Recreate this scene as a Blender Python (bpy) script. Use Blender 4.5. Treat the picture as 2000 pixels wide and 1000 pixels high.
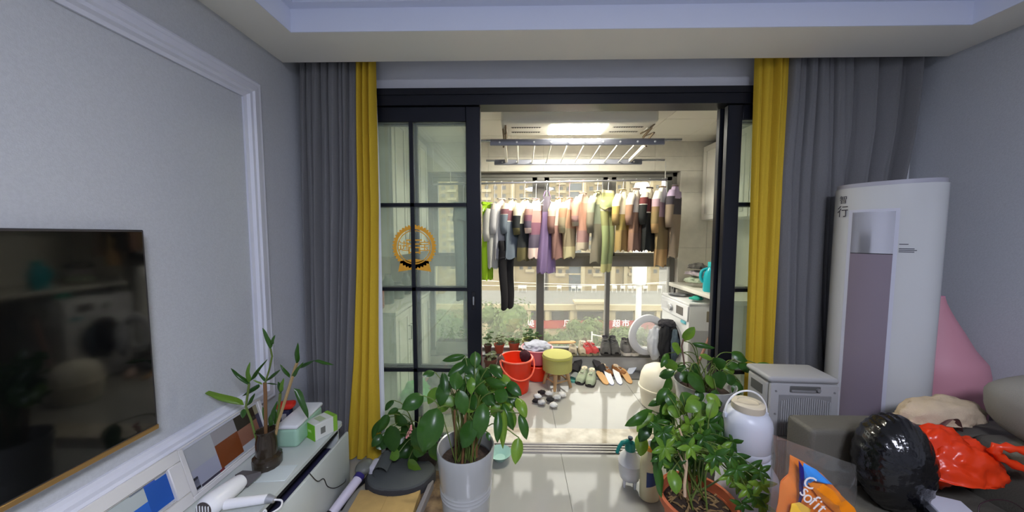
import bpy, bmesh, math, random
from mathutils import Vector, Matrix, Euler, noise
random.seed(11)
PI = math.pi
for o in list(bpy.data.objects): bpy.data.objects.remove(o)
scene = bpy.context.scene
COL = scene.collection

# ------------------------------------------------------------ camera
F = 630.0; H = 1.5
PITCH = math.atan(41 / F); YAW = math.atan(11 / F)
cd = bpy.data.cameras.new('camera'); cam = bpy.data.objects.new('camera', cd); COL.objects.link(cam)
cd.sensor_width = 36; cd.lens = 36 * F / 2000; cd.clip_start = .02; cd.clip_end = 1000
cam.location = (0, 0, H); cam.rotation_euler = (PI / 2 - PITCH, 0, YAW)
scene.camera = cam
# ------------------------------------------------------------ world, sun, exposure
world = bpy.data.worlds.new('world'); scene.world = world; world.use_nodes = True
bg = world.node_tree.nodes['Background']
bg.inputs[0].default_value = (1.0, .985, .93, 1); bg.inputs[1].default_value = 2.7
sd = bpy.data.lights.new('sun', 'SUN'); sd.energy = .3; sd.angle = .06; sd.color = (1, .93, .78)
sun = bpy.data.objects.new('sun', sd); COL.objects.link(sun)
sun.rotation_euler = Vector((.35, .75, -.6)).to_track_quat('-Z', 'Y').to_euler()
scene.view_settings.view_transform = 'Standard'; scene.view_settings.look = 'None'
scene.view_settings.gamma = 1.0; scene.view_settings.use_curve_mapping = False
scene.view_settings.exposure = 0.9
LAMP_POWER = 46.0

# ------------------------------------------------------------ photo pixel -> ray (2000x1000 frame)
FW = Vector((-math.sin(YAW) * math.cos(PITCH), math.cos(YAW) * math.cos(PITCH), -math.sin(PITCH)))
RT = Vector((math.cos(YAW), math.sin(YAW), 0)); UP = RT.cross(FW)
def W(px, py, x=None, y=None, z=None):
    d = FW + RT * ((px - 1000) / F) + UP * ((500 - py) / F)
    t = x / d.x if x is not None else y / d.y if y is not None else (z - H) / d.z
    return Vector((0, 0, H)) + d * t

# ------------------------------------------------------------ materials
def lin(c):
    return tuple(((v / 255) / 12.92 if v / 255 <= .04045 else ((v / 255 + .055) / 1.055) ** 2.4) for v in c)
MATS = {}
def M(name, rgb=(128, 128, 128), rough=.5, metal=0, noise_=None, bump=None, coat=0, trans=0, emit=None, spec=.5, sub=0, rgb2=None, alpha=1, sheen=0, ior=1.45):
    """noise_=(scale, amount or mix), bump=(scale, strength)"""
    if name in MATS: return MATS[name]
    m = bpy.data.materials.new(name); m.use_nodes = True; MATS[name] = m
    nt = m.node_tree; b = nt.nodes['Principled BSDF']; L = nt.links.new
    c = lin(rgb)
    b.inputs['Base Color'].default_value = (*c, 1); b.inputs['Roughness'].default_value = rough
    b.inputs['Metallic'].default_value = metal; b.inputs['Specular IOR Level'].default_value = spec
    b.inputs['Coat Weight'].default_value = coat; b.inputs['Coat Roughness'].default_value = .05
    b.inputs['Transmission Weight'].default_value = trans; b.inputs['IOR'].default_value = ior
    b.inputs['Alpha'].default_value = alpha
    if sheen: b.inputs['Sheen Weight'].default_value = sheen
    if sub: b.inputs['Subsurface Weight'].default_value = sub; b.inputs['Subsurface Radius'].default_value = (.02, .02, .02)
    if emit: b.inputs['Emission Color'].default_value = (*lin(emit[0]), 1); b.inputs['Emission Strength'].default_value = emit[1]
    if noise_ or bump:
        tc = nt.nodes.new('ShaderNodeTexCoord')
    if noise_:
        n = nt.nodes.new('ShaderNodeTexNoise'); n.inputs['Scale'].default_value = noise_[0]; n.inputs['Detail'].default_value = 4
        L(tc.outputs['Object'], n.inputs['Vector'])
        mx = nt.nodes.new('ShaderNodeMix'); mx.data_type = 'RGBA'
        c2 = lin(rgb2) if rgb2 else tuple(v * (1 - noise_[1]) for v in c)
        mx.inputs[6].default_value = (*c, 1); mx.inputs[7].default_value = (*c2, 1)
        cr = nt.nodes.new('ShaderNodeValToRGB'); cr.color_ramp.elements[0].position = .38; cr.color_ramp.elements[1].position = .62
        L(n.outputs[0], cr.inputs[0]); L(cr.outputs[0], mx.inputs[0]); L(mx.outputs[2], b.inputs['Base Color'])
    if bump:
        n2 = nt.nodes.new('ShaderNodeTexNoise'); n2.inputs['Scale'].default_value = bump[0]; n2.inputs['Detail'].default_value = 3
        L(tc.outputs['Object'], n2.inputs['Vector'])
        bp = nt.nodes.new('ShaderNodeBump'); bp.inputs['Strength'].default_value = bump[1]; bp.inputs['Distance'].default_value = .01
        L(n2.outputs[0], bp.inputs['Height']); L(bp.outputs[0], b.inputs['Normal'])
    return m
def glass(name, tint=(1, 1, 1), refl=.04, veil=.05, veil_col=(.9, .9, .85), rough=.0):  # diffuse share is mixed over the clear glass
    m = bpy.data.materials.new(name); m.use_nodes = True; MATS[name] = m
    nt = m.node_tree; nt.nodes.clear(); N = nt.nodes.new; L = nt.links.new
    out = N('ShaderNodeOutputMaterial'); t = N('ShaderNodeBsdfTransparent'); t.inputs[0].default_value = (*tint, 1)
    g = N('ShaderNodeBsdfGlossy'); g.inputs['Roughness'].default_value = rough
    lw = N('ShaderNodeLayerWeight'); lw.inputs[0].default_value = .5; pw_ = N('ShaderNodeMath'); pw_.operation = 'POWER'; pw_.inputs[1].default_value = 4
    mu = N('ShaderNodeMath'); mu.operation = 'MULTIPLY_ADD'; mu.inputs[1].default_value = .85; mu.inputs[2].default_value = refl
    mix = N('ShaderNodeMixShader'); L(lw.outputs['Facing'], pw_.inputs[0]); L(pw_.outputs[0], mu.inputs[0]); L(mu.outputs[0], mix.inputs[0]); L(t.outputs[0], mix.inputs[1]); L(g.outputs[0], mix.inputs[2])
    d1 = N('ShaderNodeBsdfDiffuse'); d2 = N('ShaderNodeBsdfTranslucent'); d1.inputs[0].default_value = d2.inputs[0].default_value = (*veil_col, 1)
    md = N('ShaderNodeMixShader'); md.inputs[0].default_value = .6; L(d1.outputs[0], md.inputs[1]); L(d2.outputs[0], md.inputs[2])
    m2 = N('ShaderNodeMixShader'); m2.inputs[0].default_value = veil; L(mix.outputs[0], m2.inputs[1]); L(md.outputs[0], m2.inputs[2]); L(m2.outputs[0], out.inputs[0])
    return m
def twotone(name, top, bot, zsplit, extra=None, rough=.85):
    """cloth whose dye changes at a seam (object-space height)"""
    m = bpy.data.materials.new(name); m.use_nodes = True; nt = m.node_tree; b = nt.nodes['Principled BSDF']; L = nt.links.new
    b.inputs['Roughness'].default_value = rough
    tc = nt.nodes.new('ShaderNodeTexCoord'); sp = nt.nodes.new('ShaderNodeSeparateXYZ'); cr = nt.nodes.new('ShaderNodeValToRGB')
    L(tc.outputs['Generated'], sp.inputs[0]); L(sp.outputs[2], cr.inputs[0]); L(cr.outputs[0], b.inputs['Base Color'])
    cr.color_ramp.interpolation = 'CONSTANT'
    e = cr.color_ramp.elements; e[0].position = 0; e[0].color = (*lin(bot), 1); e[1].position = zsplit; e[1].color = (*lin(top), 1)
    if extra:
        for p, c in extra: k = e.new(p); k.color = (*lin(c), 1)
    return m
def leafmat(name, c1, c2, gloss=.35):
    m = bpy.data.materials.new(name); m.use_nodes = True; MATS[name] = m; nt = m.node_tree; b = nt.nodes['Principled BSDF']; L = nt.links.new; N = nt.nodes.new
    oi = N('ShaderNodeObjectInfo'); n = N('ShaderNodeTexNoise'); n.inputs['Scale'].default_value = 9; tc = N('ShaderNodeTexCoord'); L(tc.outputs['Object'], n.inputs[0])
    ad = N('ShaderNodeMath'); ad.operation = 'MULTIPLY_ADD'; ad.inputs[1].default_value = .5; L(n.outputs[0], ad.inputs[0])
    m1 = N('ShaderNodeMath'); m1.operation = 'MULTIPLY'; m1.inputs[1].default_value = .6; L(oi.outputs['Random'], m1.inputs[0]); L(m1.outputs[0], ad.inputs[2])
    mx = N('ShaderNodeMix'); mx.data_type = 'RGBA'; mx.inputs[6].default_value = (*lin(c1), 1); mx.inputs[7].default_value = (*lin(c2), 1); L(ad.outputs[0], mx.inputs[0])
    L(mx.outputs[2], b.inputs['Base Color']); b.inputs['Roughness'].default_value = gloss
    tr = N('ShaderNodeBsdfTranslucent'); L(mx.outputs[2], tr.inputs[0]); ms = N('ShaderNodeMixShader'); ms.inputs[0].default_value = .3
    out = nt.nodes['Material Output']; L(b.outputs[0], ms.inputs[1]); L(tr.outputs[0], ms.inputs[2]); L(ms.outputs[0], out.inputs[0])
    return m

# ------------------------------------------------------------ mesh builder
class MB:
    def __init__(s): s.v = []; s.f = []
    def add(s, vs, fs, mtx=None):
        k = len(s.v); s.v += [tuple(mtx @ Vector(p)) if mtx else tuple(p) for p in vs]; s.f += [tuple(i + k for i in f) for f in fs]; return s
    def box(s, x0, x1, y0, y1, z0, z1, mtx=None):
        v = [(x, y, z) for z in (z0, z1) for y in (y0, y1) for x in (x0, x1)]
        return s.add(v, [(0, 2, 3, 1), (4, 5, 7, 6), (0, 1, 5, 4), (2, 6, 7, 3), (0, 4, 6, 2), (1, 3, 7, 5)], mtx)
    def rbox(s, x0, x1, y0, y1, z0, z1, r=.01, seg=2, mtx=None):
        bm = bmesh.new(); bmesh.ops.create_cube(bm, size=1)
        bmesh.ops.scale(bm, vec=(x1 - x0, y1 - y0, z1 - z0), verts=bm.verts); bmesh.ops.translate(bm, vec=((x0 + x1) / 2, (y0 + y1) / 2, (z0 + z1) / 2), verts=bm.verts)
        bmesh.ops.bevel(bm, geom=bm.edges[:], offset=min(r, .499 * min(x1 - x0, y1 - y0, z1 - z0)), segments=seg, affect='EDGES', profile=.5)
        bm.verts.index_update(); vs = [v.co.copy() for v in bm.verts]; fs = [[v.index for v in f.verts] for f in bm.faces]; bm.free()
        return s.add(vs, fs, mtx)
    def lathe(s, prof, n=24, mtx=None, sx=1, sy=1, wob=None):
        vs = []; fs = []
        for i, (r, z) in enumerate(prof):
            for k in range(n):
                a = 2 * PI * k / n; q = r * (1 + (wob(a, i) if wob else 0)); vs.append((q * sx * math.cos(a), q * sy * math.sin(a), z))
        for i in range(len(prof) - 1):
            for k in range(n):
                a = i * n + k; b = i * n + (k + 1) % n; fs.append((a, b, b + n, a + n))
        if prof[0][0] > 1e-4: fs.append(tuple(range(n - 1, -1, -1)))
        if prof[-1][0] > 1e-4: fs.append(tuple(range((len(prof) - 1) * n, len(prof) * n)))
        return s.add(vs, fs, mtx)
    def openlathe(s, prof, n=24, mtx=None, sx=1, sy=1, wob=None):
        k = len(s.f); s.lathe(prof, n, mtx, sx, sy, wob)
        s.f = [f for i, f in enumerate(s.f) if i < k or len(f) == 4]; return s
    def tube(s, pts, r, n=8, cap=True, closed=False):
        pts = [Vector(p) for p in pts]; R = r if isinstance(r, (list, tuple)) else [r] * len(pts)
        vs = []; fs = []; prev = None; m = len(pts)
        for i, p in enumerate(pts):
            if closed: t = pts[(i + 1) % m] - pts[i - 1]
            else: t = pts[min(i + 1, m - 1)] - pts[max(i - 1, 0)]
            t = t.normalized() if t.length > 1e-9 else Vector((0, 0, 1))
            if prev is None: u = t.orthogonal().normalized()
            else:
                u = prev - t * prev.dot(t); u = u.normalized() if u.length > 1e-6 else t.orthogonal().normalized()
            prev = u; w = t.cross(u)
            for k in range(n):
                a = 2 * PI * k / n; vs.append(p + (u * math.cos(a) + w * math.sin(a)) * R[i])
        for i in range(m if closed else m - 1):
            for k in range(n):
                a = i * n + k; b = i * n + (k + 1) % n; c = ((i + 1) % m) * n; fs.append((a, b, c + (k + 1) % n, c + k))
        if cap and not closed: fs.append(tuple(range(n - 1, -1, -1))); fs.append(tuple(range((m - 1) * n, m * n)))
        return s.add(vs, fs)
    def prism(s, poly, h0, h1, mtx=None):
        n = len(poly); vs = [(x, y, h0) for x, y in poly] + [(x, y, h1) for x, y in poly]
        return s.add(vs, [tuple(range(n - 1, -1, -1)), tuple(range(n, 2 * n))] + [(i, (i + 1) % n, n + (i + 1) % n, n + i) for i in range(n)], mtx)
    def grid(s, fn, nu, nv, closeu=False, mtx=None):
        vs = [fn(i / nu, j / nv) for j in range(nv + 1) for i in range(nu + (0 if closeu else 1))]; c = nu if closeu else nu + 1
        fs = [(j * c + i, j * c + (i + 1) % c, (j + 1) * c + (i + 1) % c, (j + 1) * c + i) for j in range(nv) for i in range(nu)]
        return s.add(vs, fs, mtx)
    def ball(s, rx, ry, rz, c=(0, 0, 0), sub=3, amp=0, fr=3, seed=0, squash=None):
        bm = bmesh.new(); bmesh.ops.create_icosphere(bm, subdivisions=sub, radius=1); o = Vector((seed * 7.3, seed * 3.1, seed * 1.7))
        vs = []
        for v in bm.verts:
            k = 1 + (amp * noise.fractal(v.co * fr + o, 1.0, 2.0, 3) if amp else 0); p = v.co * k; p = Vector((p.x * rx, p.y * ry, p.z * rz))
            if squash is not None and p.z < squash: p.z = squash + (p.z - squash) * .05
            vs.append(p + Vector(c))
        fs = [[v.index for v in f.verts] for f in bm.faces]; bm.free(); return s.add(vs, fs)
    def mesh(s, name, smooth=True, ang=40):
        me = bpy.data.meshes.new(name); me.from_pydata(s.v, [], s.f); me.update()
        bm = bmesh.new(); bm.from_mesh(me); bmesh.ops.recalc_face_normals(bm, faces=bm.faces); bm.to_mesh(me); bm.free()
        if smooth:
            for p in me.polygons: p.use_smooth = True
            me.set_sharp_from_angle(angle=math.radians(ang))
        return me
    def build(s, name, mat, parent=None, loc=(0, 0, 0), rot=(0, 0, 0), smooth=True, ang=40, **props):
        return obj(name, s.mesh(name, smooth, ang), mat, parent, loc, rot, **props)
def obj(name, me, mat, parent=None, loc=(0, 0, 0), rot=(0, 0, 0), **props):
    if mat and not me.materials: me.materials.append(mat)
    o = bpy.data.objects.new(name, me); COL.objects.link(o); o.location = loc; o.rotation_euler = rot
    if parent: o.parent = parent
    for k, v in props.items(): o[k] = v
    return o
def tag(o, label, cat, group=None):
    o['label'] = label; o['category'] = cat
    if group: o['group'] = group
    return o
def thing(name, label, cat, loc=(0, 0, 0), rz=0, group=None):
    o = bpy.data.objects.new(name, None); COL.objects.link(o); o.location = loc; o.rotation_euler = (0, 0, rz); o.empty_display_size = .05
    return tag(o, label, cat, group)
def struct(name, mb, mat, parent=None, **k):
    o = mb.build(name, mat, parent, **k)
    if not parent: o['kind'] = 'structure'
    return o
def copy_tree(o, parent=None, label=None, **kw):
    c = o.copy(); COL.objects.link(c)
    if parent: c.parent = parent
    for ch in o.children: copy_tree(ch, c)
    if label: c['label'] = label
    return c
def text_mesh(body, size, extrude=.0005, align='CENTER'):
    cu = bpy.data.curves.new('t', 'FONT'); cu.body = body; cu.size = size; cu.extrude = extrude; cu.align_x = align; cu.align_y = 'CENTER'; cu.resolution_u = 3
    t = bpy.data.objects.new('t', cu); COL.objects.link(t); bpy.context.view_layer.update()
    me = bpy.data.meshes.new_from_object(t.evaluated_get(bpy.context.evaluated_depsgraph_get())); bpy.data.objects.remove(t); bpy.data.curves.remove(cu)
    return me
def T(x, y, z): return Matrix.Translation((x, y, z))
def R(a, ax): return Matrix.Rotation(a, 4, ax)
def lerp(a, b, t): return a + (b - a) * t
def interp(rows, z):
    for a, b in zip(rows, rows[1:]):
        if (a[0] - z) * (b[0] - z) <= 0:
            t = (z - a[0]) / (b[0] - a[0]) if b[0] != a[0] else 0; return [lerp(p, q, t) for p, q in zip(a[1:], b[1:])]
    return list(rows[-1][1:]) if abs(z - rows[-1][0]) < abs(z - rows[0][0]) else list(rows[0][1:])
def spline(pts, n=6):
    pts = [Vector(p) for p in pts]; out = []
    for i in range(len(pts) - 1):
        p0 = pts[max(i - 1, 0)]; p1 = pts[i]; p2 = pts[i + 1]; p3 = pts[min(i + 2, len(pts) - 1)]
        for k in range(n):
            t = k / n; out.append(.5 * ((2 * p1) + (p2 - p0) * t + (2 * p0 - 5 * p1 + 4 * p2 - p3) * t * t + (3 * p1 - p0 - 3 * p2 + p3) * t ** 3))
    return out + [pts[-1]]

# ------------------------------------------------------------ common materials
wall_m = M('grey_wallpaper', (192, 195, 200), .85, bump=(260, .15), noise_=(120, .06))
white_p = M('white_paint', (222, 222, 226), .6)
ceil_m = M('ceiling_paint', (230, 232, 238), .8)
trim_m = M('white_moulding', (215, 217, 228), .45)
tile_m = M('polished_tile', (158, 157, 150), .06, noise_=(2.5, .07), spec=.6)
grout_m = M('grout', (130, 128, 122), .9)
marble_m = M('marble_threshold', (206, 198, 180), .08, noise_=(9, .1), rgb2=(170, 160, 140))
frame_m = M('black_aluminium', (26, 28, 36), .35, metal=.3)
winframe_m = M('grey_window_frame', (122, 120, 114), .5)
btile_m = M('balcony_wall_tile', (234, 230, 218), .3, noise_=(14, .06))
cabwhite_m = M('white_cabinet', (224, 221, 212), .4)
pane_m = glass('door_glass', (.95, .98, .94), .05, .13, (.8, .88, .82))
wpane_m = glass('window_glass', (.97, .97, .95), .04, .07, (.95, .95, .9))  # diffuse share in these panes stands in for the haze outside
white_pl = M('white_plastic', (232, 232, 234), .3)
black_pl = M('black_plastic', (20, 20, 24), .4)
chrome_m = M('brushed_steel', (190, 190, 195), .25, metal=.9)
dark_m = M('dark_gap', (12, 12, 16), .8)
WL, WR = -1.42, 2.51
DY = 2.18       # room-side face of the door wall

# ============================================================ ROOM SHELL
struct('wall_left', MB().box(WL - .12, WL, -3.2, 2.4, -.1, 2.9), wall_m)
struct('wall_right', MB().box(WR, WR + .12, -3.2, 2.4, -.1, 2.9), wall_m)
struct('wall_back', MB().box(WL - .12, WR + .12, -3.32, -3.2, -.1, 2.9), wall_m)
DL, DR, DT = -1.17, 2.27, 2.44
wf = MB().box(WL, DL, DY, 2.42, 0, 2.9).box(DR, WR, DY, 2.42, 0, 2.9).box(DL, DR, DY, 2.42, DT, 2.9)
struct('wall_front', wf, M('door_wall_paint', (220, 221, 226), .85, bump=(260, .1)))
cl = MB().box(WL - .12, WR + .12, -3.32, 2.42, 2.74, 2.9)
struct('ceiling', cl, ceil_m)
SE = 1.997; TY = 1.713; TXL, TXR = -1.17, 2.255; SZ = 2.54
so = MB().box(WL, WR, TY, SE, SZ, 2.74).box(WL, TXL, -3.2, TY, SZ, 2.74).box(TXR, WR, -3.2, TY, SZ, 2.74).box(TXL, TXR, -3.2, -2.9, SZ, 2.74)
struct('ceiling_soffit', so, M('soffit_paint', (240, 237, 228), .8))
cr = MB()
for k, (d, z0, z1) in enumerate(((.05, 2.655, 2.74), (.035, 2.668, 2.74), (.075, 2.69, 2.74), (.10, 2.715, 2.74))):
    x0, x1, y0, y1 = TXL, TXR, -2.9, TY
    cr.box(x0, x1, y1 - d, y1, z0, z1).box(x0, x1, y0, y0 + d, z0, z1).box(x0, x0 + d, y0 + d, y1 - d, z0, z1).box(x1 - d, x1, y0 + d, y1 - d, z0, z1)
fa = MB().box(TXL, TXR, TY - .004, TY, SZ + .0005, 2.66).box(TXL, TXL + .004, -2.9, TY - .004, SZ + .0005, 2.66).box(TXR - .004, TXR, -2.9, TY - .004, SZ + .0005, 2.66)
struct('tray_light_skin', fa, M('fascia_blue_light', (226, 232, 250), .7))  # added thin facing; bluish light on the tray is put into its colour
struct('trim_1', cr, M('crown_blue_light', (218, 224, 244), .6))  # crown colour carries the same bluish tray light
# floor: slab + separate 0.8 m polished tiles
fl = struct('floor', MB().box(WL, WR, -3.2, 2.42, -.1, -.008), grout_m)
xs = [WL, -1.3, -.5, .3, 1.1, 1.9, WR]; ys = [2.13 - .8 * k for k in range(7)] + [-3.2]
for i in range(6):
    for j in range(len(ys) - 1):
        MB().rbox(xs[i] + .001, xs[i + 1] - .001, ys[j + 1] + .001, ys[j] - .001, -.008, 0, .0008, 1).build('floor_tile', tile_m, fl)
th = struct('trim_2', MB().box(DL, DR, 2.245, 2.42, -.008, .002), marble_m)
tr = MB().box(DL, DR, 2.13, 2.245, -.008, .001)
for y in (2.135, 2.165, 2.19, 2.22): tr.box(DL, DR, y, y + .012, .001, .009)
struct('trim_3', tr, M('track_steel', (150, 146, 140), .3, metal=.6))
# wall panel moulding on the TV wall, four mitred rails with a stepped profile
ym = W(503, 163, x=WL).y; zt = 2.322; zb = .57; yn = -2.4
prof = [(0, 0), (0, .016), (.012, .024), (.028, .022), (.034, .03), (.062, .034), (.07, .026), (.085, .026), (.095, .014), (.11, .01), (.11, 0)]
def rail(a, b, inn):
    a = Vector(a); b = Vector(b); inn = Vector(inn); d = (b - a).normalized(); vs = []
    for e, sgn in ((a, 1), (b, -1)):
        for w, h in prof: vs.append(e + inn * w + d * (w * sgn) + Vector((h, 0, 0)))
    n = len(prof); return vs, [(i, i + 1, n + i + 1, n + i) for i in range(n - 1)]
mo = MB()
for a, b, i in (((WL, yn, zt), (WL, ym, zt), (0, 0, -1)), ((WL, ym, zb), (WL, yn, zb), (0, 0, 1)), ((WL, ym, zt), (WL, ym, zb), (0, -1, 0)), ((WL, yn, zb), (WL, yn, zt), (0, 1, 0))): mo.add(*rail(a, b, i))
struct('trim_4', mo, trim_m, ang=25)
struct('baseboard_left', MB().box(WL, WL + .012, -3.2, DY, 0, .08), trim_m)
struct('baseboard_right', MB().box(WR - .012, WR, -3.2, DY, 0, .08), trim_m)

# added fill lamp, unseen above / behind the camera, to brighten the room
lamp = thing('fill_lamp', 'added, unseen round white fill lamp in the recessed ceiling', 'lamp', (.55, -.9, 2.74))
MB().lathe([(.36, 0), (.38, -.02), (.38, -.07), (.36, -.08)], 40).build('lamp_rim', white_p, lamp)
MB().lathe([(.355, -.08), (.3, -.105), (0, -.115)], 40).build('lamp_diffuser', M('lamp_glow', (235, 238, 255), .5, emit=((230, 234, 255), LAMP_POWER)), lamp)

# ============================================================ SLIDING DOOR
fr = MB().box(DL, DR, 2.13, 2.25, 2.335, DT).box(DL, DL + .03, 2.13, 2.25, 0, 2.335).box(DR - .03, DR, 2.13, 2.25, 0, 2.335)
fr.box(DL, DR, 2.122, 2.13, 2.40, DT).box(DL, DR, 2.126, 2.13, 2.335, 2.345)
struct('door_frame', fr, frame_m)
def panel(name, x0, x1, y0, y1, mutx):
    p = bpy.data.objects.new(name, None); COL.objects.link(p); p['kind'] = 'structure'; p.location = (x0, y0, 0)
    w = x1 - x0; t = y1 - y0; s = .094
    for nm, b in (('stile', (0, s, 0, t, .012, 2.33)), ('stile', (w - s, w, 0, t, .012, 2.33)), ('top_rail', (s, w - s, 0, t, 2.235, 2.33)), ('bottom_rail', (s, w - s, 0, t, .012, .08))):
        MB().rbox(*b, .004, 1).build(nm, frame_m, p)
    MB().box(mutx - .013, mutx + .013, .006, t - .006, .08, 2.235).build('muntin', frame_m, p)
    zz = [.08, .575, 1.135, 1.70, 2.235]
    for z in zz[1:4]: MB().box(s, w - s, .006, t - .006, z - .012, z + .012).build('muntin', frame_m, p)
    for a, b in ((s, mutx - .013), (mutx + .013, w - s)):
        for k in range(4): MB().box(a, b, t / 2 - .003, t / 2 + .003, zz[k] + (.012 if k else 0), zz[k + 1] - (.012 if k < 3 else 0)).build('pane', pane_m, p, smooth=False)
    return p
panel('door_1', -1.165, -.245, 2.14, 2.18, .465)
panel('door_2', -1.14, -.25, 2.197, 2.237, .45)
panel('door_3', 1.345, 2.265, 2.14, 2.18, .46)
panel('door_4', 1.33, 2.24, 2.197, 2.237, .46)
lk = thing('door_lock', 'small black latch plate on the open sliding door stile', 'latch', (-.295, 2.137, 1.06))
MB().rbox(-.012, .012, -.003, .003, -.06, .06, .002, 1).build('plate', black_pl, lk); MB().rbox(-.006, .006, -.012, -.003, -.03, .03, .003, 1).build('grip', chrome_m, lk)

# ============================================================ BALCONY SHELL
BY = 3.56; BL, BR = -1.42, 2.32; BZ = 2.5; BO = 3.82
bf = struct('floor_balcony', MB().box(BL, BR, 2.42, BO, -.1, -.008), grout_m)
for i in range(5):
    a = [BL, -.5, .3, 1.1, 1.9, BR]
    for c, d in ((2.42, 3.0), (3.0, 3.53)): MB().rbox(a[i] + .001, a[i + 1] - .001, c + .001, d - .001, -.008, 0, .0008, 1).build('floor_tile', M('balcony_tile', (166, 164, 157), .07, noise_=(2.5, .06), spec=.6), bf)
struct('wall_balcony_left', MB().box(BL - .12, BL, 2.4, BO, -.1, 2.9), btile_m)
struct('wall_balcony_right', MB().box(BR, BR + .12, 2.4, BO, -.1, 2.9), btile_m)
struct('ceiling_balcony_slab', MB().box(BL - .12, BR + .12, 2.42, BO, 2.53, 2.9), ceil_m)
cb = struct('ceiling_balcony', MB().box(BL, BR, 2.42, BY, 2.508, 2.53), M('ceiling_gap', (150, 150, 146), .8))
pw = .45
pm = MB().rbox(.0015, pw - .0015, .0015, pw - .0015, -.008, 0, .003, 1).mesh('ceiling_panel')
cpm = M('ceiling_panel', (236, 232, 220), .45)
nx = int((BR - BL) / pw) + 1
for i in range(nx):
    for j in range(3):
        x = BL + i * pw; y = 2.43 + j * pw
        if x + pw <= BR + .01 and y + pw <= BY: obj('ceiling_panel', pm, cpm, cb, (x, y, BZ + .008))
        else: MB().box(x + .0015, min(x + pw, BR) - .0015, y + .0015, min(y + pw, BY) - .0015, BZ, BZ + .008).build('ceiling_panel', cpm, cb)
# window wall: beam above, pillar right, plinth below
WX0, WX1 = -1.0, 1.76; WZ0, WZ1 = .16, 2.19
struct('wall_balcony_back', MB().box(BL, BR, BY + .01, BO, WZ1, BZ + .03).box(WX1, BR, BY + .01, BO, WZ0, WZ1).box(BL, WX0, BY + .01, BO, WZ0, WZ1).box(BL, BR, 3.53, BO, -.1, WZ0), M('back_wall_mortar', (170, 166, 156), .8))
bw = bpy.data.objects['wall_balcony_back']
def tiles(x0, x1, z0, z1, w, h, off=0):
    z = z0
    while z < z1 - .02:
        x = x0 - off
        while x < x1 - .02:
            a = max(x, x0); b = min(x + w, x1)
            MB().rbox(a + .001, b - .001, BY, BY + .01, z + .001, min(z + h, z1) - .001, .001, 1).build('wall_tile', btile_m, bw); x += w
        z += h
tiles(BL, BR, WZ1, BZ, .6, .155, .1); tiles(WX1, BR, WZ0, WZ1, .3, .6)
MB().rbox(WX0 - .35, 1.565, 3.50, 3.53, .005, .155, .002, 1).build('plinth_board', M('plinth_grey', (176, 174, 168), .35), bw)
MB().rbox(WX0 - .35, 1.565, 3.49, 3.64, .155, .175, .003, 1).build('sill_slab', M('sill_stone', (92, 90, 86), .35, noise_=(30, .2)), bw)
win = bpy.data.objects.new('window_1', None); COL.objects.link(win); win['kind'] = 'structure'; win.location = (0, 3.64, 0)
t0, t1 = 0, .07
MUL = [(-.62, .09), (.215, .085), (1.0, .045)]
for b in ((WX0, WX1, t0, t1, WZ1 - .05, WZ1), (WX0, WX1, t0, t1, WZ0, WZ0 + .045), (WX0, WX0 + .05, t0, t1, WZ0, WZ1), (WX1 - .05, WX1, t0, t1, WZ0, WZ1)): MB().rbox(*b, .004, 1).build('outer_frame', winframe_m, win)
for x, w in MUL: MB().rbox(x, x + w, t0 - .005, t1, WZ0 + .045, WZ1 - .05, .004, 1).build('mullion', winframe_m, win)
edges = [WX0 + .05] + [e for x, w in MUL for e in (x, x + w)] + [WX1 - .05]
for k in range(4):
    a, b = edges[2 * k], edges[2 * k + 1]
    MB().rbox(a, b, t0 - .004, t1, 1.145, 1.265, .004, 1).build('transom', winframe_m, win)
    # upper sash with its own frame
    s = .05; z0, z1 = 1.265, WZ1 - .05
    MB().box(a, b, t0 + .01, t1 - .01, z1 - s * .7, z1).box(a, b, t0 + .01, t1 - .01, z0, z0 + s * .7).box(a, a + s, t0 + .01, t1 - .01, z0, z1).box(b - s, b, t0 + .01, t1 - .01, z0, z1).build('sash', M('sash_grey', (132, 132, 126), .5), win)
    MB().box(a + s, b - s, .032, .038, z0 + s * .7, z1 - s * .7).build('pane', wpane_m, win, smooth=False)
    MB().box(a, b, .032, .038, WZ0 + .045, 1.145).build('pane', wpane_m, win, smooth=False)

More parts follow.
